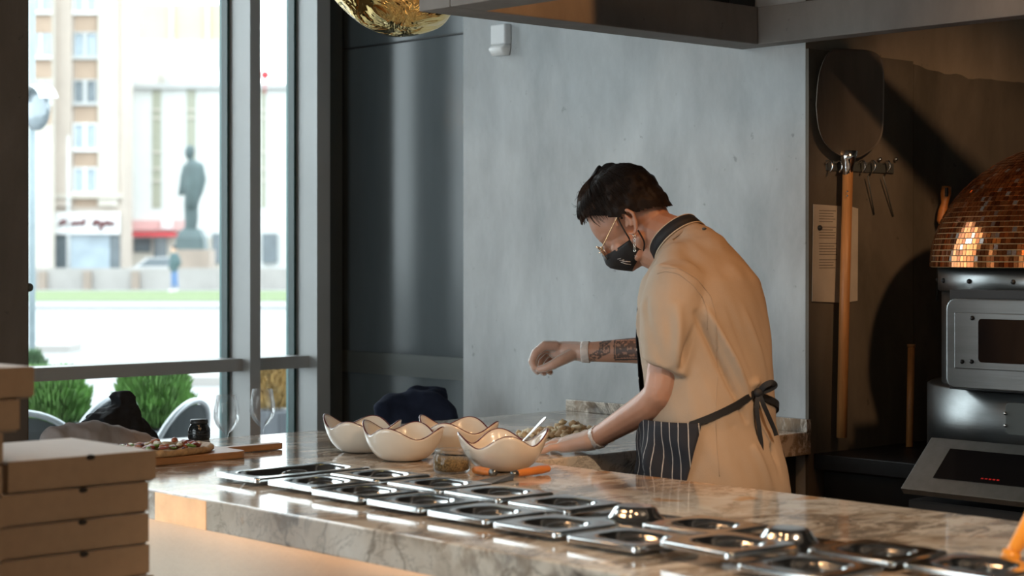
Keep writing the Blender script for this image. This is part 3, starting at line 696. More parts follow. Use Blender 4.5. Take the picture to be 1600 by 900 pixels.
for i, (v, u) in enumerate(zip(Bv, Bu)):
    if i == 4: steel_lid('f', u, v, 'upturned steel pan lid in front of the chef apron', 0.05)
    elif i == 6: steel_lid('f', u, v, 'upturned steel pan lid farther right, nearer the oven', -0.04)
    else: steel_lid('s', u, v, 'square steel pan lid, %s in the row behind, chef side' % ords[i])

# ---- wavy bowls
def wavy_bowl(px, py, size, rot, label, hmul=1.0, wob=0.85, asy=0.26):
    c = atZ(px, py, CT); r = empty('wavy_bowl', c); r.rotation_euler = (0,0,rot)
    n, m = 72, 16; bm = bmesh.new(); inner = []; outer = []
    R0, H = size/2, size*0.40*hmul
    def P(t, a, off):
        # t 0 at base, 1 at rim: steep rounded wall, four-cornered flaring rim
        wv = 0.5+0.5*math.cos(4*a); asym = 0.55+0.45*math.cos(a)
        rr = R0*(0.36 + 0.64*math.sin(t*PI/2)**0.85) * (1 + 0.15*t**2.2*wv*wob*(0.6+0.4*abs(math.cos(a))))
        z = H*(1-math.cos(t*PI/2))**0.9*(1 + 0.0) + H*0.34*wob*t**3*(math.cos(4*a)*0.62+ 0.10*math.cos(2*a)+asy*math.cos(a))
        return Vector(((rr-off)*math.cos(a), (rr-off)*math.sin(a), z + (off*0.9 if t < 0.9 else off*0.2*0)))
    for j in range(m+1):
        t = j/m
        outer.append([P(t, 2*PI*i/n, 0.0) for i in range(n)]); inner.append([P(t, 2*PI*i/n, 0.004) for i in range(n)])
    loft(bm, outer + list(reversed(inner)), True, True, True)
    obj('bowl', bm, MAT['cream'], r, True)
    bm = bmesh.new(); rim = [P(1.0, 2*PI*i/n, 0.002)+Vector((0,0,0.0005)) for i in range(n)]
    rings = []
    for i, p in enumerate(rim):
        tg = (rim[(i+1)%n]-rim[i-1]).normalized(); a = tg.cross(Vector((0,0,1))).normalized(); b = a.cross(tg)
        rings.append([p + a*0.0023*math.cos(2*PI*k/6)+b*0.0018*math.sin(2*PI*k/6) for k in range(6)])
    rings.append(rings[0]); loft(bm, rings, True); bmesh.ops.remove_doubles(bm, verts=bm.verts[:], dist=1e-5)
    o = obj('rim_line', bm, MAT['rim'], r, True); o['label'] = 'thin maroon line along the wavy rim'
    bm = bmesh.new(); lathe(bm, [(R0*0.34,0.0),(R0*0.38,0.0),(R0*0.38,0.004),(R0*0.34,0.004)], 32); obj('foot', bm, MAT['cream'], r, True)
    return tag(r, label, 'bowl', 'wavy cream bowls on the bar')
wavy_bowl(566, 706, 0.186, 2.40-0.25, 'cream wavy-rimmed bowl, leftmost of the four')
wavy_bowl(630, 719, 0.188, 2.40-0.32, 'cream wavy-rimmed bowl, second from the left')
wavy_bowl(717, 709, 0.188, 2.40-0.30, 'cream wavy-rimmed bowl behind the spice jar')
wavy_bowl(786, 735, 0.190, -0.742+0.12, 'cream wavy-rimmed bowl with a spoon in it, next to the chef hand', 1.0, 1.0, 0.14)
def spoon(p0, p1, label):
    r = empty('spoon', p0); a, b = Vector(p0), Vector(p1); d = (b-a).normalized(); L = (b-a).length
    s = d.cross(Vector((0,0,1))).normalized(); n = s.cross(d)
    bm = bmesh.new(); st = [(0.0,0.003),(0.02,0.0035),(0.4,0.003),(0.75,0.0055),(0.93,0.0075),(1.0,0.003)]
    loft(bm, [[a+d*L*t+s*w*sg*1.0+n*0.0012*sn for sg, sn in ((-1,-1),(1,-1),(1,1),(-1,1))] for t, w in st], True, True, True)
    child(obj('handle', bm, MAT['steel']), r)
    bm = bmesh.new(); bmesh.ops.create_uvsphere(bm, u_segments=16, v_segments=10, radius=1.0, matrix=Matrix.Translation(a-d*0.022) @ Matrix((( d.x, s.x, n.x, 0),(d.y, s.y, n.y, 0),(d.z, s.z, n.z, 0),(0,0,0,1))) @ Matrix.Diagonal((0.026,0.016,0.004,1)))
    child(obj('spoon_bowl', bm, MAT['steel'], None, True), r)
    return tag(r, label, 'spoon')
b4 = atZ(786, 735, CT)
spoon(b4+Vector((0.035,0.0,0.045)), at(853, 652, b4.dot(FWD)+0.05), 'steel spoon leaning in the rightmost cream bowl')
# ---- spice jar
jc = atZ(706, 739, CT); jar = empty('spice_jar', jc)
bm = bmesh.new(); R = 0.044
lathe(bm, [(0.0,0.001),(R*0.85,0.001),(R*0.97,0.005),(R,0.012),(R,0.040),(R*0.94,0.045),(R*0.90,0.048),(R*0.94,0.050),(R*0.94,0.054),(R*0.92,0.0555),(R*0.90,0.054)], 40)
bmesh.ops.delete(bm, geom=[f for f in bm.faces if len(f.verts) > 4], context='FACES_ONLY'); obj('glass', bm, MAT['crystal'], jar, True)
bm = bmesh.new(); lathe(bm, [(0.0,0.0065),(R*0.86,0.0068),(R*0.92,0.013),(R*0.92,0.034),(R*0.7,0.036),(0.0,0.0375)], 40)
obj('spice', bm, plain('ground_spice', (0.24,0.15,0.06), 0.95, var=0.9, scale=260, bmp=0.8, bscale=500), jar, True)
tag(jar, 'small open glass jar half full of ground spice', 'jar')
# ---- scrapers with orange handles
def scraper(p_handle, p_neck, p_tip, wid, label, blade=True):
    r = empty('dough_scraper', (p_neck[0], p_neck[1], CT)); a, b, c = Vector(p_handle), Vector(p_neck), Vector(p_tip)
    d = (b-a).normalized(); s = Vector((-d.y, d.x, 0)).normalized(); L = (b-a).length
    bm = bmesh.new(); rings = []
    for t, w in ((0,0.006),(0.05,0.0105),(0.3,0.0125),(0.7,0.0115),(0.95,0.0095),(1,0.007)):
        p = a+(b-a)*t; rings.append([p + s*w*math.cos(2*PI*k/12) + Vector((0,0,1))*w*0.8*math.sin(2*PI*k/12) for k in range(12)])
    loft(bm, rings, True, True, True); child(obj('handle', bm, MAT['woodorange'], None, True), r)
    child(T('ferrule', [b-d*0.002, b+d*0.014], [0.0085,0.0065], MAT['brushed'], None, 12), r)
    if blade:
        e = (c-b).normalized(); s2 = Vector((-e.y, e.x, 0)).normalized(); q = b+d*0.012
        bm = bmesh.new(); zz = Vector((0,0,0.0012))
        pts = [q-s2*0.008, q+e*0.03-s2*wid*0.9, c-s2*wid, c+s2*wid, q+e*0.03+s2*wid*0.9, q+s2*0.008]
        lo = []
        for p in pts:
            p = p.copy(); p.z = max(CT+0.0015, p.z if (p-q).length < 0.02 else CT+0.0015); lo.append(p)
        loft(bm, [lo, [p+zz for p in lo]], True, True, True); child(obj('blade', bm, MAT['brushed']), r)
    return tag(r, label, 'scraper')
scraper(atZ(858,732,CT+0.012), atZ(806,740,CT+0.011), atZ(752,754,CT+0.002), 0.030, 'scraper with round orange wooden handle and wide steel blade in front of the bowl')
scraper(atZ(741,734,CT+0.011), atZ(768,738,CT+0.010), atZ(792,742,CT+0.002), 0.012, 'short orange handled tool tucked under the rightmost bowl')
# ---- wooden board with pizza
bd = empty('pizza_board', (2.42, 3.95, CT+0.0005))
bm = bmesh.new()
out = rrect(0.44, 0.235, 0.03, 5, -0.03, 0.0)
hp = [(0.18,-0.02),(0.20,-0.012),(0.36,-0.016),(0.37,-0.008),(0.37,0.012),(0.36,0.02),(0.20,0.018),(0.18,0.03)]
body = [p for p in out]
prism(bm, body, 0.0, 0.018); o = obj('board', bm, MAT['wood'], bd, bevel=0.003)
bm = bmesh.new(); prism(bm, [(x, y+0.0) for x, y in hp], 0.001, 0.0175); obj('handle', bm, MAT['wood'], bd, bevel=0.003)
tag(bd, 'wooden serving board with a long handle at the counter corner', 'board')
pz = empty('pizza', (2.40, 3.935, CT+0.0185)); rnd = random.Random(3)
bm = bmesh.new(); n = 64; rings = []
for r_, z in ((0.0,0.010),(0.55,0.010),(0.82,0.011),(0.89,0.016),(0.95,0.018),(1.0,0.013),(1.0,0.005),(0.92,0.0),(0.0,0.0)):
    rings.append([Vector((0.135*r_*(1+0.04*noise.noise(Vector((math.cos(a)*2, math.sin(a)*2, 0))))*math.cos(a)*1.18, 0.105*r_*(1+0.05*noise.noise(Vector((math.cos(a)*3, math.sin(a)*3, 4))))*math.sin(a), z*(1+0.35*noise.noise(Vector((math.cos(a)*5, math.sin(a)*5, r_)))))) for a in [2*PI*i/n for i in range(n)]])
loft(bm, rings); bmesh.ops.remove_doubles(bm, verts=bm.verts[:], dist=1e-6)
obj('crust', bm, plain('baked_crust', (0.46,0.28,0.13), 0.7, var=0.45, scale=45, bmp=0.4, bscale=120), pz, True)
tops = [('salami_slice', (0.24,0.05,0.03), 12, 0.013, 0.0035), ('cheese_piece', (0.62,0.55,0.42), 16, 0.010, 0.0045), ('onion_piece', (0.13,0.05,0.06), 14, 0.009, 0.004), ('basil_leaf', (0.16,0.27,0.05), 9, 0.014, 0.003), ('bacon_piece', (0.36,0.12,0.06), 14, 0.011, 0.005)]
for nm, colr, cnt, rr, hh in tops:
    mt = plain(nm+'_surface', colr, 0.45, var=0.35, scale=90)
    for i in range(cnt):
        a = rnd.random()*2*PI; q = math.sqrt(rnd.random())*0.78; x, y = 0.155*q*math.cos(a), 0.105*q*math.sin(a)
        M = Matrix.Translation((x, y, 0.014+rnd.random()*0.010)) @ Matrix.Rotation(rnd.random()*6.3, 4, 'Z') @ Matrix.Rotation((rnd.random()-.5)*1.0, 4, 'X') @ Matrix.Diagonal((rr*(0.7+0.5*rnd.random()), rr*(0.5+0.4*rnd.random()), hh*1.3, 1))
        bm = bmesh.new(); bmesh.ops.create_icosphere(bm, subdivisions=2, radius=1.0, matrix=M)
        for v in bm.verts: v.co += Vector((0,0,0.004*noise.noise(v.co*90)))
        obj(nm, bm, mt, pz, True)
tag(pz, 'baked pizza with meat and basil on the wooden board', 'pizza')
# ---- black pot at the far edge
pc_ = atZ(311, 687, CT); pot = empty('black_pot', pc_)
bm = bmesh.new(); lathe(bm, [(0.0,0.0),(0.028,0.0),(0.0305,0.006),(0.0305,0.030),(0.024,0.042),(0.0235,0.044),(0.0,0.044)], 28); obj('pot_body', bm, plain('glossy_black', (0.012,0.014,0.015), 0.12, var=0.1), pot, True)
bm = bmesh.new(); lathe(bm, [(0.0,0.0445),(0.0235,0.0445),(0.0245,0.047),(0.0245,0.056),(0.0,0.057)], 28); obj('lid', bm, MAT['black'], pot, True)
for z in (0.016, 0.024): 
    bm = bmesh.new(); lathe(bm, [(0.0306,z),(0.0312,z+0.001),(0.0306,z+0.002)], 28, cap=False); obj('ridge', bm, MAT['black'], pot, True)
tag(pot, 'small black lidded pot at the far counter edge', 'pot')
# ---- mushroom pieces on the worktop
mats = [plain('mushroom_tan', (0.66,0.50,0.30), 0.7, var=0.3, scale=60), plain('mushroom_pale', (0.78,0.68,0.50), 0.7, var=0.3, scale=60), plain('mushroom_brown', (0.50,0.34,0.19), 0.7, var=0.35, scale=60)]
mm = []
for k in range(9):
    bm = bmesh.new(); bmesh.ops.create_icosphere(bm, subdivisions=2, radius=1.0)
    for v in bm.verts:
        v.co *= 1+0.45*noise.noise(v.co*1.3+Vector((k*7.1,0,0))); v.co.z *= 0.75
    me = bpy.data.meshes.new('mushroom_piece'); bm.to_mesh(me); bm.free(); me.materials.append(mats[k % 3])
    for p in me.polygons: p.use_smooth = True
    mm.append(me)
rnd = random.Random(11); pcn = atZ(884, 681, CT); cnt = 0
for i in range(150):
    a = rnd.random()*2*PI; q = math.sqrt(rnd.random())
    ex = q*math.cos(a); ey = q*math.sin(a)
    x = pcn.x + RGT.x*ex*0.135 + FWD.x*ey*0.10; y = pcn.y + RGT.y*ex*0.135 + FWD.y*ey*0.10
    hpile = (0.034 if ex > -0.2 else 0.018)*(1-q**1.5)
    s = 0.0095*(0.75+0.6*rnd.random())
    o = link('mushroom_piece', mm[i % 9]); o.scale = (s, s, s); o.rotation_euler = (rnd.random()*0.6, rnd.random()*0.6, rnd.random()*6.3)
    o.location = (x, y, CT + s*0.62 + hpile*rnd.random())
    tag(o, 'chopped mushroom piece in the heap behind the chef hand', 'mushroom', 'chopped mushroom pieces in a heap')

# ---- pizza boxes
MATB = MAT['card']
def pizza_box(x0, y0, z0, w, h, rot, label, white_top=False):
    l = 0.30
    r = empty('pizza_box', (x0+w/2, y0+l/2, z0)); r.rotation_euler = (0,0,rot)
    bm = bmesh.new(); box(bm, -w/2, w/2, -l/2, l/2, 0.0, h*0.90); obj('tray', bm, MATB, r, bevel=0.002)
    bm = bmesh.new(); box(bm, -w/2-0.002, w/2+0.002, -l/2-0.002, l/2+0.002, h*0.905, h*0.985); obj('lid', bm, MAT['cardtop'], r, bevel=0.0015)
    bm = bmesh.new(); box(bm, -w/2-0.0025, w/2+0.0025, -l/2-0.0045, -l/2-0.002, h*0.08, h*0.985); obj('lid_flap', bm, MATB, r, bevel=0.0008)
    bm = bmesh.new(); bmesh.ops.create_cone(bm, cap_ends=True, segments=16, radius1=0.008, radius2=0.008, depth=0.0022, matrix=Matrix.Translation((0.012, -l/2-0.0042, h*0.93)) @ Matrix.Rotation(PI/2, 4, 'X') @ Matrix.Diagonal((1.1,0.62,1,1)))
    obj('vent_hole', bm, MAT['cardhole'], r)
    return tag(r, label, 'pizza box', 'stacked brown pizza boxes')
bh = 0.0565; d0 = 3.28
pr_ = atY(240, 694, 2.87); ztop = at(131, 702, 3.30).z
offs = [(0.0,0), (-0.012,0.01), (-0.010,-0.012), (-0.010,0.008), (0.000,-0.006), (-0.008,0.01)]
names = ['top box of the right-hand stack of pizza boxes', 'second pizza box from the top of the right stack', 'third pizza box from the top of the right stack', 'fourth pizza box from the top of the right stack', 'fifth pizza box from the top of the right stack', 'lowest pizza box of the right stack']
BW_ = 0.285; x1 = pr_.x
for i in range(6):
    pizza_box(x1-BW_+offs[i][0]+(0.0 if i == 0 else -0.004), 2.87, ztop-(i+1)*bh, BW_, bh, offs[i][1], names[i])
zst = ztop-6*bh
zl_ = at(20, 572, 3.12).z; lx = atY(50, 600, 2.86).x
nl = int(round((zl_-zst)/bh)); bh2 = (zl_-zst)/nl
loff = [0.0, -0.026, -0.034, -0.036, -0.030, -0.036, -0.04, -0.03, -0.034, -0.03]
for i in range(nl):
    xr = min(lx+loff[i], (x1-BW_-0.019) if i > 1 else 9)
    pizza_box(xr-BW_, 2.862, zl_-(i+1)*bh2, BW_, bh2, 0.006*(-1)**i, 'top box of the left-hand, taller stack of pizza boxes' if i == 0 else '%s pizza box from the top of the left stack' % ords[i])
bt = empty('side_table', (1.45, 3.02, 0))
child(B('tabletop', 0.85, 1.95, 2.80, 3.24, zst-0.03, zst-0.0005, MAT['wood'], None, 0.004), bt)
for x in (0.9, 1.9):
    for y in (2.85, 3.19): child(T('leg', [(x,y,zst-0.03),(x,y,0.0)], 0.02, MAT['black']), bt)
tag(bt, 'wooden side table carrying the stacks of pizza boxes', 'table')
# ---- orange tool at right edge
oc = atZ(1576, 884, CT); ot = empty('orange_squeeze_bottle', oc)
ax = (atZ(1576, 884, CT+0.0), at(1612, 812, oc.dot(FWD)+0.02)); 
MAT['orangepl'] = plain('orange_plastic', (0.80,0.30,0.03), 0.35, var=0.08)
child(T('grip', [ax[0]+Vector((0,0,0.012)), ax[0]+(ax[1]-ax[0])*0.3+Vector((0,0,0.008)), ax[1], ax[1]+(ax[1]-ax[0])*0.3], [0.011,0.012,0.015,0.016], MAT['orangepl'], None, 16), ot)
child(T('collar', [ax[0]+Vector((0,0,0.006)), ax[0]+(ax[1]-ax[0])*0.16+Vector((0,0,0.01))], [0.016,0.0155], MAT['orangepl'], None, 16), ot)
ot.name = 'orange_tool'; tag(ot, 'orange plastic handled tool at the right picture edge', 'tool')

# ================================================================== BEHIND THE BAR, BY THE WINDOW
tb = empty('dining_table', (3.1, 4.95, 0))
child(B('tabletop', 2.35, 3.56, 4.56, 5.10, 0.715, 0.75, MAT['wood'], None, 0.004), tb)
for x in (2.42, 3.50):
    for y in (4.62, 5.05): child(B('leg', x-0.025, x+0.025, y-0.025, y+0.025, 0, 0.715, MAT['black']), tb)
tag(tb, 'wooden dining table behind the bar by the window', 'table')
def wine_glass(px, pyt, ytab, label):
    p = atY(px, 500, ytab); r = empty('wine_glass', (p.x, p.y, 0.75)); H = atY(px, pyt, ytab).z-0.75; k = H/0.24
    prof = [(0.0,0.0),(0.036,0.0),(0.036,0.0018),(0.012,0.005),(0.004,0.012),(0.0036,0.112),(0.006,0.126),(0.019,0.137),(0.032,0.154),(0.0385,0.174),(0.038,0.194),(0.034,0.218),(0.0305,0.24),(0.0300,0.2405)]
    bm = bmesh.new(); lathe(bm, [(a*k, b*k) for a, b in prof], 36); bmesh.ops.delete(bm, geom=[f for f in bm.faces if len(f.verts) > 4], context='FACES_ONLY'); obj('bowl_and_stem', bm, MAT['crystal'], r, True)
    return tag(r, label, 'wine glass', 'wine glasses by the window')
wine_glass(354, 618, 4.96, 'empty wine glass in front of the window mullion, left one')
wine_glass(410, 608, 5.04, 'empty wine glass at the right, before the narrow pane')
# cloth heaps
def fold(freq, amp, seed=0, st=(1,1,1)):
    return lambda p, n: amp*(noise.noise(Vector((p.x*freq*st[0]+seed, p.y*freq*st[1], p.z*freq*st[2]))) + 0.5*noise.noise(Vector((p.x*freq*2.3*st[0], p.y*freq*2.3*st[1]+seed, p.z*freq*2.3*st[2]))))
MAT['greycloth'] = plain('mauve_grey_cloth', (0.27,0.235,0.225), 0.9, var=0.1, scale=20); MAT['blackcloth'] = plain('black_fabric', (0.014,0.015,0.017), 0.8, var=0.3, scale=20, bmp=0.2, bscale=200, spec=0.1)
MAT['navy'] = plain('navy_fleece', (0.014,0.018,0.034), 0.9, var=0.25, scale=14, bmp=0.15, bscale=120, spec=0.1)
def Y_(px, py, y): return atY(px, py, y)
yj = 4.72
o = blob('grey_jacket', [('c', [(Y_(88,694,yj), 0.05), (Y_(110,690,yj), 0.055), (Y_(150,694,yj), 0.065), (Y_(200,699,yj), 0.055), (Y_(240,704,yj), 0.035)]), ('c', [(Vector((Y_(150,694,yj).x, yj, 0.80)), 0.06), (Vector((Y_(190,694,yj).x, yj+0.05, 0.80)), 0.055)]), ('c', [(Vector((Y_(120,694,yj).x, yj, 0.80)), 0.05), (Y_(120,694,yj), 0.05)])], 0.008, MAT['greycloth'], None, 3, fold(16, 0.010, 3, (1.4,1,0.4)))
tag(o, 'mauve grey jacket heaped on the table behind the bar', 'jacket')
yb = 4.90
def bag_ring(px0, px1, py, yc, dep):
    a, b = Y_(px0, py, yc), Y_(px1, py, yc); return [Vector((a.x, yc-dep, a.z)), Vector((b.x, yc-dep, b.z)), Vector((b.x, yc+dep, b.z)), Vector((a.x, yc+dep, a.z))]
rings = [bag_ring(152,218,690,yb,0.07), bag_ring(150,214,668,yb,0.06), bag_ring(146,209,652,yb,0.055), bag_ring(165,209,641,yb,0.045), bag_ring(180,208,632,yb,0.03), bag_ring(179,205,624,yb,0.03), bag_ring(178,204,619,yb,0.03), bag_ring(184,199,611,yb,0.015)]
base = [Vector((p.x, p.y, 0.76)) for p in rings[0]]
o = blob('black_bag', [('l', [base]+rings), ('c', [(Y_(205,672,yb-0.02), 0.05), (Y_(232,690,yb-0.02), 0.035)]), ('c', [(Y_(140,668,yb), 0.03), (Y_(152,660,yb), 0.03)])], 0.005, MAT['blackcloth'], None, 1, fold(24, 0.006, 9, (1,1,1.5)))
tag(o, 'black crumpled bag standing on the table by the window', 'bag')
# chair with navy jacket
cx, cy = 3.78, 4.90
dc = empty('dining_chair', (cx, cy, 0)); dc.rotation_euler = (0,0,0.3)
bm = bmesh.new(); prism(bm, rrect(0.44,0.44,0.05), 0.43, 0.47); obj('seat', bm, MAT['black'], dc, bevel=0.006)
bm = bmesh.new(); prism(bm, rrect(0.42,0.03,0.012,3,0,-0.20), 0.62, 0.93); obj('backrest', bm, MAT['black'], dc, bevel=0.004)
for x, y, t in ((-0.19,-0.20,0.92),(0.19,-0.20,0.92),(-0.19,0.19,0.43),(0.19,0.19,0.43)): T('leg', [(x,y,0.0),(x,y,t)], 0.016, MAT['black'], dc)
tag(dc, 'dark dining chair under the navy jacket', 'chair')
def D_(px, py, d): return at(px, py, d)
o = blob('navy_jacket', [('c', [(D_(600,640,5.95), 0.03), (D_(612,634,5.98), 0.035), (D_(640,632,6.0), 0.045), (D_(670,634,6.0), 0.045), (D_(700,645,6.0), 0.035), (D_(706,665,6.0), 0.03)]), ('c', [(D_(597,690,5.95), 0.03), (D_(602,650,5.95), 0.035), (D_(640,650,6.0), 0.06), (D_(690,660,6.0), 0.05), (D_(690,720,6.0), 0.05)]),
    ('c', [(D_(620,700,5.97), 0.07), (D_(640,660,6.0), 0.07), (D_(670,660,6.0), 0.06), (D_(670,720,6.0), 0.06)]), ('c', [(D_(641,613,6.05), 0.018), (D_(660,612,6.08), 0.02), (D_(690,612,6.1), 0.018)]), ('c', [(D_(650,622,6.04), 0.03), (D_(688,622,6.06), 0.03)])], 0.008, MAT['navy'], None, 3, fold(11, 0.016, 5, (1.2,1.2,0.5)))
tag(o, 'navy blue jacket draped over a chair by the dark glass', 'jacket')

# gold blown-glass pendant
gc = at(604, -56, 5.05); gp_ = empty('gold_pendant', gc)
gm, nt, bs = nodes('gold_mirror_glass')
bs.inputs['Base Color'].default_value = (0.90,0.66,0.26,1); bs.inputs['Metallic'].default_value = 1.0; bs.inputs['Roughness'].default_value = 0.05
gn = N(nt, 'ShaderNodeTexNoise', i_Scale=9.0, i_Detail=3.0, i_Distortion=1.0); nt.links.new(coords(nt), gn.inputs['Vector']); bump(nt, bs, gn.outputs[0], 0.9, 0.03)
bm = bmesh.new(); bmesh.ops.create_uvsphere(bm, u_segments=64, v_segments=40, radius=1.0)
for v in bm.verts:
    k = 1+0.10*noise.noise(v.co*1.1+Vector((2,1,0)))+0.05*noise.noise(v.co*2.3)
    x, y, z = v.co*k; v.co = Vector((x*0.20, y*0.20, z*0.203)) + RGT*0.06*max(0, -z)
obj('glass_globe', bm, gm, gp_, True)
T('cord', [(0,0,0.19),(0,0,3.2-gc.z)], 0.004, MAT['black'], gp_); bm = bmesh.new(); lathe(bm, [(0.0,0.17),(0.05,0.17),(0.05,0.24),(0.0,0.25)], 24); obj('cap', bm, MAT['gold'], gp_, True)
tag(gp_, 'gold blown glass pendant lamp at the top edge', 'lamp')

# bulbs hanging over the guests' side of the bar, above the frame; the steel lids mirror them
bulb = plain('warm_bulb', (1,0.8,0.5), 0.4, emit=(1.0,0.58,0.28), estr=32)
BL = ['above the pizza boxes', 'above the long lid', 'above the middle of the lids', 'above the near end of the bar']
for k, (x, y, z) in enumerate(((1.62,3.55,2.30), (1.68,2.75,2.36), (1.72,1.95,2.32), (1.70,1.15,2.38))):
    r = empty('bulb_pendant', (x, y, z))
    bm = bmesh.new(); lathe(bm, [(0.0,-0.085),(0.035,-0.075),(0.058,-0.04),(0.060,-0.01),(0.045,0.025),(0.022,0.055),(0.0,0.056)], 24); obj('bulb', bm, bulb, r, True)
    bm = bmesh.new(); lathe(bm, [(0.0,0.055),(0.024,0.055),(0.024,0.11),(0.0,0.115)], 20); obj('socket', bm, MAT['black'], r, True)
    T('cord', [(0,0,0.11),(0,0,3.2-z)], 0.004, MAT['black'], r)
    tag(r, 'bare warm bulb hanging over the guest side, '+BL[k], 'lamp', 'bulb pendants over the bar')

# motion sensor on the concrete wall
sc_ = atX(788, 64, UW); ms = empty('motion_sensor', (UW, sc_.y, sc_.z))
bm = bmesh.new(); box(bm, -0.032, 0, -0.038, 0.038, -0.015, 0.055); obj('housing', bm, MAT['white'], ms, bevel=0.008, seg=3)
bm = bmesh.new(); loft(bm, [[Vector((x, y, z)) for x, y in rrect(w, l, 0.008, 4, -w/2, 0)] for w, l, z in ((0.032,0.076,-0.0155),(0.046,0.072,-0.03),(0.034,0.060,-0.052))], True, True, True); obj('lens', bm, plain('frosted_lens', (0.8,0.8,0.79), 0.25), ms, True)
tag(ms, 'white motion sensor on the concrete wall', 'sensor')

# ================================================================== OVEN NICHE
ov = empty('pizza_oven', (4.61, 2.615, 0.885))
def OV(o): return child(o, ov)
OC = Vector((4.61, 2.615, 0)); OR, OH, OZ = 0.462, 0.362, 1.425
def orient(o): return o
# steel drum body
bm = bmesh.new(); lathe(bm, [(0.0,0.885),(0.40,0.885),(0.43,0.90),(0.43,1.36),(0.0,1.36)], 72, c=(OC.x,OC.y,0)); OV(obj('drum', bm, MAT['brushed'], None, True))
bm = bmesh.new(); lathe(bm, [(0.0,1.362),(0.435,1.362),(0.44,1.366),(0.44,1.428),(0.0,1.43)], 72, c=(OC.x,OC.y,0)); cl = OV(obj('collar_band', bm, MAT['brushed'], None, True))
for a in range(0, 360, 20):
    ra = math.radians(a); bm = bmesh.new(); p = Vector((OC.x+0.441*math.cos(ra), OC.y+0.441*math.sin(ra), 1.392))
    bmesh.ops.create_uvsphere(bm, u_segments=10, v_segments=6, radius=0.007, matrix=Matrix.Translation(p)); OV(obj('screw', bm, MAT['black'], None, True))
# mosaic dome
m, nt, bs = nodes('copper_mosaic')
at_ = N(nt, 'ShaderNodeAttribute', attribute_name='shade')
rr = ramp(nt, at_.outputs['Fac'], [(0.0, (0.16,0.04,0.01)), (0.4, (0.38,0.11,0.03)), (0.8, (0.50,0.17,0.05)), (0.9, (0.45,0.30,0.24)), (1.0, (0.6,0.54,0.5))])
nt.links.new(rr.outputs[0], bs.inputs['Base Color']); bs.inputs['Metallic'].default_value = 0.9; bs.inputs['Roughness'].default_value = 0.12
MAT['copper'] = m
bm = bmesh.new(); n = 96
lathe(bm, [((OR-0.003)*math.cos(t*PI/2/20), OZ+0.004+(OH-0.003)*math.sin(t*PI/2/20)) for t in range(20)]+[(0.0, OZ+OH)], n, c=(OC.x,OC.y,0), cap=False)
OV(obj('dome_shell', bm, plain('golden_grout', (0.50,0.33,0.15), 0.7, var=0.1), None, True))
verts, faces, shade = [], [], []; rnd = random.Random(5); row = 0; s_arc = 0.006
th = 0.0
while th < PI/2-0.06:
    dth = 0.0158/math.sqrt((OR*math.sin(th))**2+(OH*math.cos(th))**2)
    rad = OR*math.cos(th+dth/2); cnt = max(8, int(2*PI*rad/0.0142)); da = 2*PI/cnt; off = (row % 2)*0.5*da
    for i in range(cnt):
        a0 = i*da+off+da*0.07; a1 = (i+1)*da+off-da*0.07; t0 = th+dth*0.08; t1 = th+dth*0.92
        jt = (rnd.random()-.5)*0.0012; b = len(verts)
        for hgt in (-0.002, 0.0016):
            for (aa, tt_) in ((a0,t0),(a1,t0),(a1,t1),(a0,t1)):
                R_ = (OR+hgt+(jt if hgt > 0 else 0)); H_ = (OH+hgt+(jt if hgt > 0 else 0))
                verts.append((OC.x+R_*math.cos(tt_)*math.cos(aa), OC.y+R_*math.cos(tt_)*math.sin(aa), OZ+0.004+H_*math.sin(tt_)))
        for f in ((4,5,6,7),(0,1,5,4),(1,2,6,5),(2,3,7,6),(3,0,4,7)): faces.append(tuple(b+k for k in f))
        sh = rnd.random()*0.8 if rnd.random() > 0.08 else 0.85+0.15*rnd.random()
        shade += [sh]*8
    th += dth; row += 1
me = bpy.data.meshes.new('mosaic_tiles'); me.from_pydata(verts, [], faces)
at2 = me.attributes.new('shade', 'FLOAT', 'POINT'); at2.data.foreach_set('value', shade)
o = finish(link('mosaic_tiles', me), MAT['copper']); OV(o); o['kind'] = 'stuff'; o['label'] = 'small copper mosaic tiles covering the oven dome'
# door
DU = 4.07
dl = atX(1478, 540, DU).y; dw = 2*(dl-OC.y); yl, yr = dl, dl-0.47
zt, zb = atX(1480, 466, DU).z, atX(1478, 606, DU).z
OV(B('door_surround', DU+0.035, OC.x-0.25, yr-0.01, yl+0.012, zb-0.005, zt+0.022, MAT['black']))
def door_pts(y0, y1, z0, z1, r): return rrect(y1-y0, z1-z0, r, 5, (y0+y1)/2, (z0+z1)/2)
MD = Matrix(((0,0,1,0),(1,0,0,0),(0,1,0,0),(0,0,0,1)))
door = empty('oven_door', (DU, (yl+yr)/2, zb))
bm = bmesh.new(); prism(bm, door_pts(yr, yl, zb, zt, 0.028), DU, DU+0.03, MD); d1 = OV(obj('door', bm, MAT['brushed'], None, bevel=0.005))
bpy.data.objects.remove(door)
zi0 = atX(1490, 575, DU).z; zi1 = atX(1494, 488, DU).z; yi = atX(1493, 530, DU).y
o = B('door_plate', DU-0.006, DU, yr+0.03, yi, zi0, zi1, MAT['brushed'], None, 0.002); o.parent = d1
zw0 = atX(1533, 566, DU).z; zw1 = atX(1533, 498, DU).z; yw = atX(1531, 530, DU).y
bm = bmesh.new(); prism(bm, door_pts(yr+0.06, yw, zw0, zw1, 0.01), DU-0.0075, DU-0.005, MD); o = obj('door_glass', bm, MAT['blackglass']); o.parent = d1
for px, py in ((1519, 497), (1518, 565), (1440+63, 565)):
    p = atX(px, py, DU-0.008); bm = bmesh.new(); bmesh.ops.create_uvsphere(bm, u_segments=10, v_segments=6, radius=0.006, matrix=Matrix.Translation(p)); o = obj('screw', bm, MAT['black'], None, True); o.parent = d1
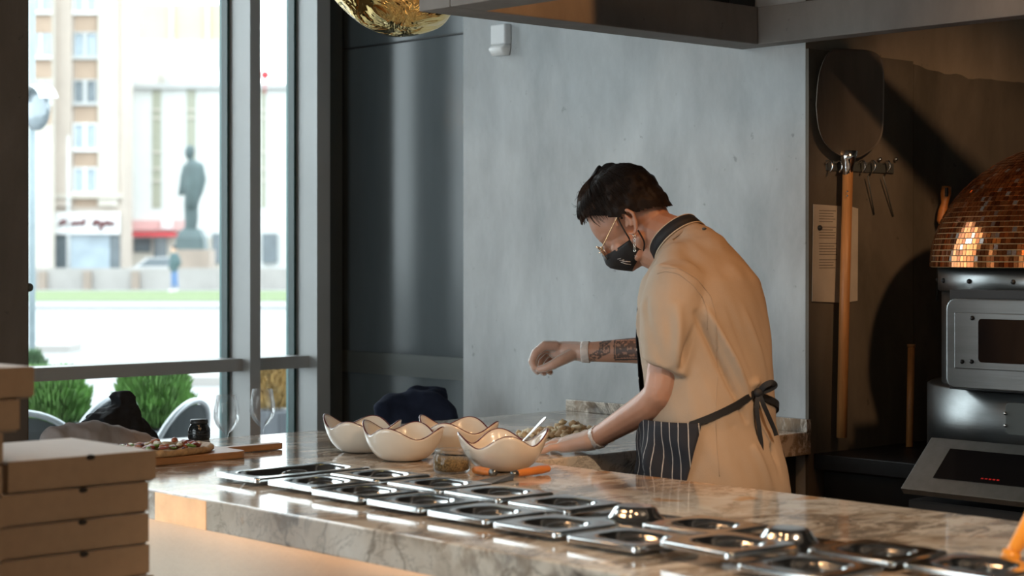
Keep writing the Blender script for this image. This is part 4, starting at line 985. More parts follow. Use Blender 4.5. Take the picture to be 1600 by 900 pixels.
# lower steel skirt with service hatch
bm = bmesh.new(); lathe(bm, [(0.0,0.89),(0.47,0.89),(0.47,zb-0.012),(0.46,zb-0.006),(0.0,zb-0.006)], 72, c=(OC.x,OC.y,0)); OV(obj('skirt', bm, MAT['brushed'], None, True))
ph = atX(1590, 655, OC.x-0.475)
bm = bmesh.new(); prism(bm, rrect(0.11, 0.085, 0.014, 4, ph.y-0.02, ph.z), OC.x-0.478, OC.x-0.462, MD); o = OV(obj('service_hatch', bm, MAT['aludark'], None, bevel=0.002))
for px, py in ((1571, 646), (1571, 665)):
    p = atX(px, py, OC.x-0.480); bm = bmesh.new(); bmesh.ops.create_uvsphere(bm, u_segments=10, v_segments=6, radius=0.005, matrix=Matrix.Translation(p)); OV(obj('screw', bm, MAT['steel'], None, True))
tag(ov, 'steel pizza oven with a copper mosaic dome', 'oven')
# sloped control panel in front of the oven
c0, c1 = atX(1407, 763, 3.83), atX(1455, 683, 3.965)
cp = empty('control_console', (3.95, c0.y-0.3, 0.84)); yy0, yy1 = c0.y-0.62, c0.y
ex = Vector((c1.x-c0.x, 0, c1.z-c0.z)); L = ex.length; ex.normalize(); ez = Vector((-ex.z, 0, ex.x))
MC = Matrix(((ex.x, 0, ez.x, c0.x), (0, 1, 0, 0), (ex.z, 0, ez.z, c0.z), (0,0,0,1)))
child(B('panel_frame', 0, L, yy0, yy1, -0.02, 0.0, MAT['satin'], None, 0.002, MC), cp)
child(B('glass_screen', 0.045, L-0.035, yy0+0.05, yy1-0.075, 0.0, 0.0025, MAT['blackglass'], None, 0.0, MC), cp)
rp_ = atX(1552, 752, 3.88); yd = rp_.y
for k in range(5):
    child(B('display_digit', 0.056, 0.0595, yd+0.022-k*0.011, yd+0.029-k*0.011, 0.0026, 0.0032, plain('red_led', (0.3,0.01,0.01), 0.4, emit=(1.0,0.03,0.02), estr=0.14 if k > 1 else 0.07), None, 0.0, MC), cp)
child(B('console_body', c0.x+0.03, 4.13, yy0, yy1-0.004, 0.0, c0.z-0.03, MAT['black']), cp)
child(B('console_riser', c1.x-0.02, 4.13, yy0, yy1-0.01, c0.z-0.03, c1.z-0.03, MAT['black']), cp)
tag(cp, 'sloped steel control panel with black glass below the oven', 'control panel')

# pizza peel hanging on the niche wall
YN = 3.31
pe = empty('pizza_peel', atY(1315, 684, YN-0.03))
pw0 = atY(1327, 160, YN-0.03)
def pl(px, py): p = atY(px, py, YN-0.03); return (p.x, p.z)
outline = [(1272,165),(1276,120),(1287,88),(1302,78),(1330,77),(1358,80),(1374,92),(1378,120),(1378,165),(1376,205),(1366,228),(1345,243),(1333,247),(1321,247),(1303,240),(1286,224),(1276,200)]
xc, zc = pl(1326, 160)
def peel_ring(s, yo):
    return [Vector((xc+(pl(a,b)[0]-xc)*s, YN-0.03+yo, zc+(pl(a,b)[1]-zc)*s)) for a, b in outline]
R1 = spline(peel_ring(1.0, -0.008)+[peel_ring(1.0,-0.008)[0]], 3)[:-1]; R2 = spline(peel_ring(0.9, 0.0)+[peel_ring(0.9,0.0)[0]], 3)[:-1]; R3 = [p+Vector((0,0.002,0)) for p in R1]
bm = bmesh.new(); A_ = [bm.verts.new(p) for p in R1]; B_ = [bm.verts.new(p) for p in R2]; C_ = [bm.verts.new(p) for p in R3]; n = len(A_)
for i in range(n):
    j = (i+1)%n; bm.faces.new((A_[i],A_[j],B_[j],B_[i])); bm.faces.new((C_[j],C_[i],A_[i],A_[j]))
bm.faces.new(B_); bm.faces.new(list(reversed(C_)))
child(obj('blade', bm, plain('worn_steel', (0.20,0.17,0.14), 0.42, 0.55, var=0.25, scale=9, bmp=0.05, bscale=80, stretch=(1,1,0.15))), pe)
q0, q1, q2 = atY(1325, 236, YN-0.045), atY(1325, 262, YN-0.045), atY(1324, 290, YN-0.045)
child(T('socket', [q0, atY(1325,250,YN-0.045), q1, q2], [0.030,0.022,0.016,0.014], MAT['steel'], None, 14), pe)
child(T('shaft', [q1, atY(1320,450,YN-0.045), atY(1315,684,YN-0.045)], 0.0155, MAT['woodv'], None, 14), pe)
for y in (299, 306): 
    bm = bmesh.new(); bmesh.ops.create_uvsphere(bm, u_segments=8, v_segments=6, radius=0.003, matrix=Matrix.Translation(atY(1324,y,YN-0.061))); child(obj('rivet', bm, MAT['steel'], None, True), pe)
tag(pe, 'long-handled metal pizza peel hanging on the niche wall', 'pizza peel')
# paper sheets
def paper(name, quad, lines, label, yo):
    r = empty(name, atY(*quad[3], YN-yo))
    c = [atY(a, b, YN-yo) for a, b in quad]; bm = bmesh.new(); loft(bm, [c, [p+Vector((0,0.0012,0)) for p in c]], True, True, True)
    child(obj('sheet', bm, plain(name+'_paper', (0.50,0.45,0.38), 0.9, var=0.1, scale=12)), r)
    rnd = random.Random(len(quad)+lines)
    for k in range(lines):
        y = quad[0][1] + 10 + k*(94/ max(lines,1)); x0 = quad[0][0]+9; x1 = x0 + 28*(0.75+0.25*rnd.random())
        if k % 6 == 5: continue
        a, b = atY(x0, y, YN-yo-0.0004), atY(x1, y+1.2, YN-yo-0.0004)
        child(B('text_line', a.x, b.x, YN-yo-0.0004, YN-yo+0.0004, a.z-0.0011, a.z+0.0011, MAT['printink']), r)
    p = atY(quad[0][0]+10, quad[0][1]+37, YN-yo-0.003)
    if lines:
        bm = bmesh.new(); bmesh.ops.create_uvsphere(bm, u_segments=10, v_segments=6, radius=0.008, matrix=Matrix.Translation(p)); child(obj('magnet', bm, MAT['black'], None, True), r)
    return tag(r, label, 'paper')
MAT['printink'] = plain('faded_ink', (0.16,0.14,0.12), 0.9)
paper('notice_sheet', [(1271,319),(1314,322),(1314,473),(1269,471)], 22, 'printed notice sheet on the niche wall left of the peel handle', 0.006)
paper('torn_sheet', [(1328,322),(1341,326),(1340,470),(1327,472)], 0, 'torn blank paper sheet right of the peel handle', 0.004)
# hook rail
hr = empty('hook_rail', atY(1340, 268, YN))
a, b = atY(1290, 262, YN), atY(1394, 262, YN); child(B('backplate', a.x, b.x, YN-0.006, YN, b.z-0.018, b.z+0.012, MAT['aludark']), hr)
for px in (1290, 1305, 1341, 1357, 1380):
    p = atY(px, 262, YN-0.006); child(T('hook', spline([p+Vector((0,0,0.012)), p+Vector((0,-0.018,0.02)), p+Vector((0,-0.026,0.0)), p+Vector((0,-0.014,-0.014))], 4), 0.0032, MAT['steel'], None, 6), hr)
for px in (1375, 1400):
    p = atY(px, 249, YN-0.01); bm = bmesh.new(); bmesh.ops.create_uvsphere(bm, u_segments=10, v_segments=8, radius=0.0065, matrix=Matrix.Translation(p)); child(obj('knob', bm, MAT['steel'], None, True), hr)
tag(hr, 'metal hook rail behind the pizza peel', 'hook rail')
for (x0,y0,x1,y1,lab) in ((1356,275,1366,335,'thin metal skewer hanging from the hook rail, left one'), (1380,275,1396,338,'thin metal skewer hanging from the hook rail, right one')):
    tag(T('skewer', [atY(x0,y0,YN-0.02), atY(x1,y1,YN-0.006)], 0.0022, MAT['aludark'], None, 6), lab, 'skewer', 'skewers on the hook rail')
# brush with orange handle, thin rod
br = empty('oven_brush', atY(1470, 362, YN-0.02))
hpts = [(1479,292,0.018),(1478,302,0.021),(1476,318,0.014),(1473,330,0.018),(1471,345,0.018),(1471,350,0.012)]
child(T('handle', [atY(x,y,YN-0.03) for x,y,_ in hpts], [r*0.8 for _,_,r in hpts], MAT['woodorange'], None, 14), br)
child(T('rod', [atY(1470,350,YN-0.03), atY(1464,470,YN-0.03)], 0.005, MAT['aludark'], None, 8), br)
bm = bmesh.new(); p = atY(1479, 300, YN-0.046); box(bm, p.x-0.005, p.x+0.005, p.y-0.004, p.y+0.004, p.z-0.014, p.z+0.014); child(obj('hanging_slot', bm, MAT['black'], None, bevel=0.002), br)
tag(br, 'oven tool with an orange wooden handle left of the dome', 'oven tool')
sk = empty('wooden_stick', atY(1421, 700, YN-0.12)); sk.location.z = 0.886
p0, p1 = atY(1424, 540, YN-0.06), atY(1421, 690, YN-0.10)
child(T('shaft', [p0, Vector((p1.x,p1.y,0.887))], 0.011, MAT['woodv'], None, 10), sk); child(T('end_cap', [p0+Vector((0,0,0.004)), p0-Vector((0,0,0.006))], 0.0125, MAT['wood'], None, 10), sk)
tag(sk, 'short wooden stick leaning on the niche wall beside the oven', 'stick')
# ================================================================== CHEF
def skin_mat():
    m, nt, bs = nodes('skin')
    co = coords(nt, (14,14,14)); nz = N(nt, 'ShaderNodeTexNoise', i_Scale=1.0, i_Detail=4.0); nt.links.new(co, nz.inputs['Vector'])
    r = ramp(nt, nz.outputs[0], [(0.3, (0.42,0.22,0.145)), (0.7, (0.51,0.28,0.195))])
    at1 = N(nt, 'ShaderNodeAttribute', attribute_name='ink')
    c = mix(nt, at1.outputs['Fac'], r.outputs[0], (0.03,0.035,0.04))
    nt.links.new(c, bs.inputs['Base Color']); bs.inputs['Roughness'].default_value = 0.45
    bs.inputs['Subsurface Weight'].default_value = 0.12; bs.inputs['Subsurface Radius'].default_value = (0.012,0.005,0.003); bs.inputs['Subsurface Scale'].default_value = 0.5
    return m
MAT['skin'] = skin_mat()
MAT['shirt'] = plain('cream_cotton', (0.42,0.325,0.242), 0.85, var=0.04, scale=8, bmp=0.12, bscale=320)
MAT['shirtseam'] = plain('cream_stitching', (0.42,0.325,0.245), 0.9)
MAT['strap'] = plain('black_webbing', (0.012,0.013,0.016), 0.7)
MAT['trim'] = plain('beige_piping', (0.60,0.50,0.38), 0.8)
MAT['trouser'] = plain('black_trousers', (0.015,0.015,0.018), 0.8)
MAT['hair'] = plain('dark_hair', (0.014,0.009,0.007), 0.6, var=0.4, scale=60, spec=0.2)
MAT['hairlite'] = plain('brown_hair_strands', (0.045,0.024,0.015), 0.5, var=0.3, scale=60, spec=0.25)
MAT['mask'] = plain('black_mask_cloth', (0.010,0.010,0.012), 0.6, var=0.2, bmp=0.1, bscale=300)
MAT['wire'] = plain('gold_wire', (0.75,0.50,0.28), 0.2, 1.0)

chef = empty('person', (3.45, 3.0, 0.0))
def CH(o): return child(o, chef)
BX = 3.455
# torso description: z -> centre x, centre y, half width (x), half depth (y)
TZ = [(0.55, 3.44, 2.985, 0.190, 0.150), (0.80, 3.435, 2.985, 0.188, 0.150), (0.90, 3.432, 2.992, 0.184, 0.145), (1.00, 3.438, 3.008, 0.176, 0.136), (1.08, 3.444, 3.022, 0.170, 0.130), (1.16, 3.448, 3.034, 0.170, 0.130),
      (1.25, 3.448, 3.046, 0.170, 0.134), (1.33, 3.446, 3.054, 0.166, 0.134), (1.40, 3.448, 3.060, 0.146, 0.120), (1.46, 3.452, 3.076, 0.094, 0.086), (1.505, 3.456, 3.096, 0.056, 0.060)]
def tor(z):
    z = max(TZ[0][0], min(TZ[-1][0], z))
    for a, b in zip(TZ, TZ[1:]):
        if a[0] <= z <= b[0]:
            t = (z-a[0])/(b[0]-a[0]); return [a[k]+(b[k]-a[k])*t for k in range(1,5)]
def tp(z, ang, off=0.0):      # ang 0 = front (+y), positive towards the left side (-x, camera side)
    cx, cy, a, b = tor(z); n_ = 2.3
    s, c = math.sin(ang), math.cos(ang)
    k = (abs(s)**n_ + abs(c)**n_)**(-1/n_)
    return Vector((cx-(a+off)*s*k, cy+(b+off)*c*k, z))
# key joints
LS, LE, LWr = Vector((3.318,3.030,1.372)), Vector((3.276,3.022,1.118)), Vector((3.290,3.272,0.996))
RS, RE, RWr = Vector((3.585,3.100,1.368)), Vector((3.690,3.315,1.208)), Vector((3.522,3.550,1.196))
NK, HC = Vector((3.462,3.095,1.465)), Vector((3.428,3.282,1.540))
YAW, PIT = math.radians(36), math.radians(40)
HM_ = Matrix.Rotation(YAW, 3, 'Z') @ Matrix.Rotation(-PIT, 3, 'X')
def hd(x, f, h): return HC + HM_ @ Vector((x, f, h))
def fing(pts, r0, r1): n = len(pts); return ('c', [(p, r0+(r1-r0)*i/(n-1)) for i, p in enumerate(pts)])
# ---- left hand flat on the counter
ld = Vector((-0.30, 0.95, 0)).normalized(); lsd = Vector((0.95, 0.30, 0)).normalized()       # along fingers, towards thumb
def LH(f, s, z): return Vector((LWr.x, LWr.y, 0)) + ld*f + lsd*s + Vector((0,0,CT+z))
lhand = [('c', [(LWr, 0.026), (LH(0.03,0,0.038), 0.025)]),
  ('c', [(LH(0.02,-0.014,0.036), 0.022), (LH(0.085,-0.030,0.022), 0.0150)]), ('c', [(LH(0.02,-0.004,0.040), 0.023), (LH(0.088,-0.010,0.029), 0.0155)]),
  ('c', [(LH(0.02,0.006,0.041), 0.023), (LH(0.088,0.012,0.032), 0.0155)]), ('c', [(LH(0.02,0.014,0.040), 0.022), (LH(0.085,0.032,0.030), 0.0155)]),
  fing([LH(0.082,-0.032,0.022), LH(0.108,-0.050,0.020), LH(0.124,-0.059,0.011), LH(0.137,-0.065,0.0085)], 0.0098, 0.0068),
  fing([LH(0.088,-0.011,0.029), LH(0.122,-0.020,0.026), LH(0.146,-0.026,0.013), LH(0.164,-0.031,0.0088)], 0.0105, 0.0072),
  fing([LH(0.088,0.012,0.032), LH(0.126,0.013,0.029), LH(0.153,0.013,0.014), LH(0.173,0.012,0.009)], 0.0107, 0.0073),
  fing([LH(0.085,0.033,0.030), LH(0.118,0.044,0.027), LH(0.143,0.052,0.013), LH(0.161,0.057,0.009)], 0.0105, 0.0073),
  fing([LH(0.022,0.020,0.028), LH(0.048,0.050,0.020), LH(0.075,0.068,0.014), LH(0.098,0.076,0.0105)], 0.016, 0.0095)]
# ---- right hand pinching above the counter (thumb side towards the camera)
def RP(px, py, d): return at(px, py, d)
rd = 5.02
rhand = [('c', [(RWr, 0.0265), (RP(897,548,5.01), 0.0255), (RP(882,548,5.02), 0.026), (RP(870,548,5.03), 0.024)]),
  ('c', [(RP(896,548,5.035), 0.024), (RP(870,547,5.06), 0.022)]),
  fing([RP(868,541,5.008), RP(851,540,5.000), RP(837,551,4.995), RP(831,565,4.99), RP(835,575,4.985)], 0.0145, 0.0080),
  fing([RP(866,544,5.035), RP(848,546,5.032), RP(836,560,5.026), RP(834,574,5.018), RP(840,581,5.010)], 0.0140, 0.0080),
  fing([RP(867,548,5.062), RP(852,552,5.064), RP(843,566,5.058), RP(844,578,5.048), RP(850,583,5.040)], 0.0135, 0.0078),
  fing([RP(870,552,5.088), RP(860,557,5.092), RP(853,569,5.086), RP(855,579,5.076), RP(860,582,5.066)], 0.0120, 0.0072),
  fing([RP(892,555,4.990), RP(876,563,4.975), RP(864,570,4.968), RP(852,575,4.972), RP(843,577,4.978)], 0.0165, 0.0085)]
# ---- head
head = [('e', hd(0,-0.012,0.056), (0.074,0.097,0.090), HM_), ('e', hd(0,0.030,0.035), (0.066,0.062,0.075), HM_), ('e', hd(0,0.035,-0.030), (0.056,0.052,0.062), HM_), ('e', hd(0,0.048,-0.066), (0.042,0.040,0.032), HM_),
  ('c', [(hd(0,0.068,-0.080), 0.016), (hd(-0.012,0.064,-0.080), 0.014), (hd(0.012,0.064,-0.080), 0.014)]),
  ('c', [(hd(0,0.080,0.010), 0.010), (hd(0,0.090,-0.014), 0.010), (hd(0,0.098,-0.030), 0.012)]), ('c', [(hd(-0.012,0.096,-0.034), 0.008), (hd(0.012,0.096,-0.034), 0.008)]),
  ('c', [(hd(-0.042,0.062,0.018), 0.014), (hd(-0.018,0.076,0.020), 0.014), (hd(0.018,0.076,0.020), 0.014), (hd(0.042,0.062,0.018), 0.014)]),
  ('e', hd(-0.038,0.054,-0.030), (0.024,0.026,0.026), HM_), ('e', hd(0.038,0.054,-0.030), (0.024,0.026,0.026), HM_),
  ('e', hd(-0.031,0.068,-0.002), (0.016,0.013,0.012), HM_), ('e', hd(0.031,0.068,-0.002), (0.016,0.013,0.012), HM_),
  ('c', [(hd(-0.05,0.0,-0.045), 0.018), (hd(-0.042,0.035,-0.075), 0.014)]), ('c', [(hd(0.05,0.0,-0.045), 0.018), (hd(0.042,0.035,-0.075), 0.014)]),
  ('c', [(hd(-0.018,0.089,-0.062), 0.007), (hd(0,0.094,-0.060), 0.008), (hd(0.018,0.089,-0.062), 0.007)])]
for s in (-1, 1):
    e = [(f_*1.35-0.004, h_) for f_, h_ in [(0.018,0.016),(0.014,0.030),(0.000,0.038),(-0.014,0.032),(-0.020,0.014),(-0.014,-0.008),(-0.004,-0.024),(0.005,-0.030),(0.010,-0.020)]]
    head.append(('c', [(hd(s*(0.080-0.2*f-0.0*h), f, h), 0.0048) for f, h in e]))
    head.append(('c', [(hd(s*0.072, 0.002, 0.0), 0.006), (hd(s*0.071, -0.010, 0.012), 0.008), (hd(s*0.072, -0.012, -0.004), 0.007)]))
    head.append(('c', [(hd(s*0.081, -0.012, 0.022), 0.004), (hd(s*0.082, -0.015, 0.006), 0.004), (hd(s*0.080, -0.006, -0.008), 0.004)]))
neck = [('c', [(NK+Vector((0,-0.015,-0.03)), 0.066), (NK+Vector((0,0.02,0.025)), 0.060), (hd(0,-0.035,-0.045), 0.056), (hd(0,-0.045,-0.005), 0.058)]), ('c', [(NK+Vector((0,0.05,-0.02)), 0.052), (hd(0,0.01,-0.07), 0.046)])]
arms = [('c', smooth_chain([(LS+Vector((0.04,0.0,0)), 0.055), (LS, 0.054), (LS*0.5+LE*0.5, 0.049), (LE+Vector((0.002,0.012,0.022)), 0.0435), (LE+Vector((0.002,0.030,-0.006)), 0.0410), (LE*0.75+LWr*0.25, 0.0405), (LE*0.45+LWr*0.55, 0.0345), (LWr, 0.0262)])),
        ('c', smooth_chain([(RS-Vector((0.04,0,0)), 0.055), (RS, 0.054), (RS*0.5+RE*0.5, 0.049), (RE, 0.042), (RE*0.75+RWr*0.25, 0.043), (RE*0.45+RWr*0.55, 0.035), (RWr, 0.0262)]))]
core = [('l', [[tp(z, 2*PI*i/32, -0.02) for i in range(32)] for z in (0.82, 0.9, 1.0, 1.1, 1.2, 1.3, 1.4, 1.46, 1.5)])]
legs_b = [('c', [(Vector((BX+s*0.085, 2.985, 0.90)), 0.085), (Vector((BX+s*0.09, 3.0, 0.5)), 0.055), (Vector((BX+s*0.095, 2.97, 0.09)), 0.04), (Vector((BX+s*0.10, 3.08, 0.05)), 0.03)]) for s in (-1, 1)]
body = CH(blob('body', head+neck+arms+core+legs_b+lhand+rhand, 0.0036, MAT['skin'], None, 3))
# tattoo on the right forearm (ink attribute on the skin)
me = body.data; ink = me.attributes.new('ink', 'FLOAT', 'POINT'); vals = [0.0]*len(me.vertices)
axd = (RE-RWr); La = axd.length; axd.normalize(); cv = (CAM-RWr); cv = (cv-axd*cv.dot(axd)).normalized(); up_ = axd.cross(cv)
if up_.z < 0: up_ = -up_
for v in me.vertices:
    p = v.co-RWr; t = p.dot(axd)
    if 0.0 < t < La*0.98 and (p-axd*t).length < 0.07 and p.dot(cv) > 0:
        h = p.dot(up_)
        k = 0.0
        if 0.085 < t < 0.175 and -0.026 < h < 0.034:      # framed picture
            brd = min(t-0.085, h+0.026, 0.034-h)
            k = 0.9 if brd < 0.004 or 0.007 < brd < 0.0095 else (0.80 if noise.noise(v.co*150) > -0.22 else 0.15)
            if brd >= 0.004 and brd <= 0.007: k = 0.15
        elif 0.018 < t < 0.082:
            c1_ = abs(h-(t-0.045)*0.75-0.012); c2_ = abs(h+0.018-(t-0.02)*0.45)
            if c1_ < 0.011 and 0.045 < t < 0.078: k = 0.85 if c1_ > 0.007 or noise.noise(v.co*220) > 0 else 0.45
            elif c2_ < 0.012 and t < 0.075: k = 0.8 if noise.noise(v.co*190+Vector((3,0,0))) > -0.15 else 0.1
        vals[v.index] = k
ink.data.foreach_set('value', vals)

# ---- trousers and shoes
CH(blob('trousers', [('c', [(Vector((BX+s*0.08, 2.985, 0.93)), 0.105), (Vector((BX+s*0.09, 3.0, 0.5)), 0.078), (Vector((BX+s*0.095, 2.97, 0.10)), 0.062)]) for s in (-1, 1)] + [('c', [(Vector((BX-0.06,2.985,0.92)), 0.11), (Vector((BX+0.06,2.985,0.92)), 0.11)])], 0.012, MAT['trouser'], None, 3))
CH(blob('shoes', [('c', [(Vector((BX+s*0.10, 2.94, 0.045)), 0.045), (Vector((BX+s*0.10, 3.04, 0.042)), 0.042), (Vector((BX+s*0.105, 3.14, 0.032)), 0.032)]) for s in (-1, 1)], 0.01, MAT['black'], None, 2))

# ---- shirt
def seg_d(p, a, b):
    ab = b-a; t = max(0, min(1, (p-a).dot(ab)/ab.length_squared)); return (p-(a+ab*t)).length, t
creases = []
def shirt_disp(p, n):
    d = 0.0
    for a, b, w, amp in creases:
        q, t = seg_d(p, a, b)
        if q < 3*w: d += 2.9*amp*math.exp(-(q/w)**2)*math.sin(PI*min(1, max(0, t)))**0.6
    d += 0.006*noise.noise(Vector((p.x*9, p.y*9, p.z*4.5+3)))
    d += 0.0032*noise.noise(Vector((p.x*26+p.z*9, p.y*26-p.z*6, p.z*9)))
    return d
LEh = LS*0.30+LE*0.70
slv = LEh + (LE-LS).normalized()*0.012
sl_d = (LE-LS).normalized()
def ringp(c, d, r, rx=1.0, n=24, e=0.0):
    x = d.cross(Vector((0,1,0))).normalized(); y = d.cross(x)
    return [c + x*r*rx*math.cos(2*PI*i/n) + y*r*math.sin(2*PI*i/n) for i in range(n)]
LSH = LS+Vector((0.0,0.0,0.01))
sleeveL = ('l', [ringp(LSH+Vector((0.05,0,0.0)), (sl_d*0.3+Vector((-1,0,0))*0.7).normalized(), 0.076), ringp(LSH+Vector((0.005,0,0.0)), (sl_d*0.6+Vector((-0.6,0,0))).normalized(), 0.078), ringp(LS*0.82+LE*0.18, sl_d, 0.080), ringp(LS*0.55+LE*0.45, sl_d, 0.076), ringp(slv, -(RGT*0.38+Vector((0,0,1))).normalized(), 0.068)])
sr_d = (RE-RS).normalized(); RHm = RS*0.35+RE*0.65
sleeveR = ('l', [ringp(RS-Vector((0.05,0,0)), (sr_d*0.3+Vector((1,0,0))*0.7).normalized(), 0.064), ringp(RS, (sr_d*0.6+Vector((0.5,0,0))).normalized(), 0.066), ringp(RS*0.8+RE*0.2, sr_d, 0.068), ringp(RHm, sr_d, 0.066)])
tz = [0.868, 0.90, 0.95, 1.0, 1.04, 1.08, 1.12, 1.16, 1.20, 1.25, 1.30, 1.35, 1.40, 1.44, 1.475, 1.50]
torso = ('l', [[tp(z, 2*PI*i/48, 0.010 + (0.012*math.sin(i*2*PI/48*7+1)*max(0, (1.0-z)/0.13)*0.5 if z < 1.0 else 0) + (-0.010*math.exp(-((z-1.025)/0.025)**2))) for i in range(48)] for z in tz])
shoulders = [('c', [(LS+Vector((0.012,0.0,0.0)), 0.066), (Vector((BX-0.070,3.075,1.432)), 0.062), (Vector((BX+0.060,3.085,1.432)), 0.062), (RS+Vector((-0.03,0,-0.015)), 0.064)]),
             ('c', [(Vector((BX-0.07,3.005,1.365)), 0.072), (Vector((BX,3.003,1.375)), 0.080), (Vector((BX+0.06,3.025,1.36)), 0.070)]), ('c', [(Vector((BX-0.09,3.00,1.25)), 0.075), (Vector((BX+0.06,3.005,1.25)), 0.072)]),
             ('c', [(Vector((BX,3.06,1.455)), 0.072), (Vector((BX,3.085,1.485)), 0.062)])]
# cloth folds given as 3D lines (armpit to back, sleeve, small of the back)
def cr(a, b, w, amp): creases.append((Vector(a), Vector(b), w, amp))
cr((3.30,2.95,1.33), (3.42,2.88,1.05), 0.010, -0.007); cr((3.325,2.94,1.34), (3.45,2.87,1.08), 0.010, 0.007)
cr((3.37,2.91,1.38), (3.47,2.87,1.12), 0.011, -0.006); cr((3.41,2.90,1.40), (3.52,2.89,1.15), 0.012, 0.006)
cr((3.46,2.89,1.40), (3.57,2.90,1.18), 0.012, -0.005); cr((3.28,3.00,1.20), (3.40,2.89,1.10), 0.009, 0.006)
cr((3.27,3.02,1.16), (3.38,2.89,1.04), 0.009, -0.007); cr((3.29,2.99,1.09), (3.50,2.87,1.16), 0.010, 0.006); cr((3.30,2.97,1.06), (3.50,2.87,1.12), 0.009, -0.006)
cr((3.35,2.90,1.00), (3.38,2.88,0.88), 0.010, -0.006); cr((3.42,2.87,1.0), (3.46,2.85,0.88), 0.011, 0.006); cr((3.50,2.87,1.0), (3.50,2.86,0.88), 0.010, -0.006); cr((3.30,2.95,1.0), (3.30,2.93,0.9), 0.010, 0.005)
for k, (t0, t1) in enumerate(((0.10,0.5),(0.2,0.62),(0.32,0.7),(0.05,0.66))):
    a = LS+(LE-LS)*t0; b = LS+(LE-LS)*t1
    cr(a+Vector((-0.05+0.03*k,0.07-0.012*k,0.0)), b+Vector((-0.045+0.02*k,0.065-0.02*k,0)), 0.008, 0.006*(-1)**k)
cr((3.24,3.06,1.36), (3.24,2.99,1.19), 0.011, -0.005); cr((3.27,2.975,1.35), (3.25,2.96,1.19), 0.012, 0.006); cr((3.30,2.96,1.30), (3.26,2.955,1.18), 0.008, -0.006)
shirt = CH(blob('shirt', [torso, sleeveL, sleeveR]+shoulders, 0.0050, MAT['shirt'], None, 14, shirt_disp))
bv = BVHTree.FromPolygons([v.co.copy() for v in shirt.data.vertices], [tuple(p.vertices) for p in shirt.data.polygons])
def onshirt(px, py, off=0.0008):
    h = bv.ray_cast(CAM, ray(px, py).normalized())
    if h[0] is None: return None
    return h[0] + h[1]*off
def seam(pts, r=0.0005, mat=None, name='seam'):
    P = []
    for a, b in zip(pts, pts[1:]):
        for k in range(7):
            q = onshirt(a[0]+(b[0]-a[0])*k/7, a[1]+(b[1]-a[1])*k/7)
            if q is not None: P.append(q)
    if len(P) > 2:
        P2 = [P[0]]
        for q in P[1:]:
            if (q-P2[-1]).length < 0.05: P2.append(q)
        if len(P2) > 2:
            P3 = [P2[0]]+[(P2[i-1]+P2[i]*2+P2[i+1])/4 for i in range(1,len(P2)-1)]+[P2[-1]]
            CH(T(name, P3, r, mat or MAT['shirtseam'], None, 5))
SR = 0.0007
seam([(1026,428),(1040,424),(1060,428),(1082,445),(1098,465),(1106,490),(1105,520)])
seam([(1034,418),(1062,420),(1090,437),(1110,462),(1118,490),(1120,520),(1122,548)], 0.0005)
seam([(1118,520),(1122,580),(1118,640),(1120,700),(1125,752)], 0.0005)
seam([(1008,570),(1030,577),(1050,586),(1070,592)], 0.0006, None, 'hem_stitch')
# sleeve hem ring
# collar: stand collar ring with black strap
cn = Vector((-0.05,0.70,0.714)).normalized(); cc = Vector((3.452,3.146,1.503))
def crp(a, r, h): 
    x = Vector((1,0,0)); x = (x-cn*x.dot(cn)).normalized(); y = cn.cross(x)
    return cc + x*r*math.cos(a) + y*r*1.08*math.sin(a) + cn*h
n = 48
def band(r0, h0, r1, h1, a0, a1, th, name, mat, par=None):
    bm = bmesh.new(); outr = []
    for i in range(n+1):
        a = a0+(a1-a0)*i/n; outr.append([crp(a, r0, h0), crp(a, r1, h1), crp(a, r1-th, h1), crp(a, r0-th, h0)])
    loft(bm, outr, True, True, True); return CH(obj(name, bm, mat, None, True))
A0, A1 = math.radians(-225), math.radians(45)      # opening at the throat
band(0.072, -0.030, 0.065, 0.018, math.radians(100), math.radians(440), 0.004, 'collar', MAT['shirt'])
band(0.088, -0.060, 0.0725, -0.028, math.radians(100), math.radians(205), 0.003, 'collar_front', MAT['shirt'])
band(0.0745, -0.016, 0.069, 0.016, math.radians(120), math.radians(420), 0.003, 'neck_strap', MAT['strap'])
band(0.0755, -0.0185, 0.0748, -0.0155, math.radians(120), math.radians(420), 0.003, 'strap_piping', MAT['trim'])
band(0.0700, 0.0155, 0.069, 0.018, math.radians(120), math.radians(420), 0.003, 'strap_piping', MAT['trim'])
q = onshirt(1100, 358, 0.002)
if q is not None:
    bm = bmesh.new(); bmesh.ops.create_uvsphere(bm, u_segments=12, v_segments=8, radius=1.0, matrix=Matrix.Translation(q) @ Matrix.Diagonal((0.006,0.006,0.003,1)))
    CH(obj('button', bm, MAT['aludark'], None, True))

# ---- apron: bib and skirt wrapped around the front
def apron_mat():
    m, nt, bs = nodes('navy_pinstripe')
    uv = N(nt, 'ShaderNodeUVMap'); sp = N(nt, 'ShaderNodeSeparateXYZ'); nt.links.new(uv.outputs[0], sp.inputs[0])
    mu = N(nt, 'ShaderNodeMath', operation='MULTIPLY'); mu.inputs[1].default_value = 1/0.0245; nt.links.new(sp.outputs[0], mu.inputs[0])
    fr = N(nt, 'ShaderNodeMath', operation='FRACT'); nt.links.new(mu.outputs[0], fr.inputs[0])
    lt = N(nt, 'ShaderNodeMath', operation='LESS_THAN'); lt.inputs[1].default_value = 0.075; nt.links.new(fr.outputs[0], lt.inputs[0])
    c = mix(nt, lt.outputs[0], (0.013,0.016,0.026), (0.50,0.50,0.50)); nt.links.new(c, bs.inputs['Base Color']); bs.inputs['Roughness'].default_value = 0.85
    return m
MAT['pin'] = apron_mat()
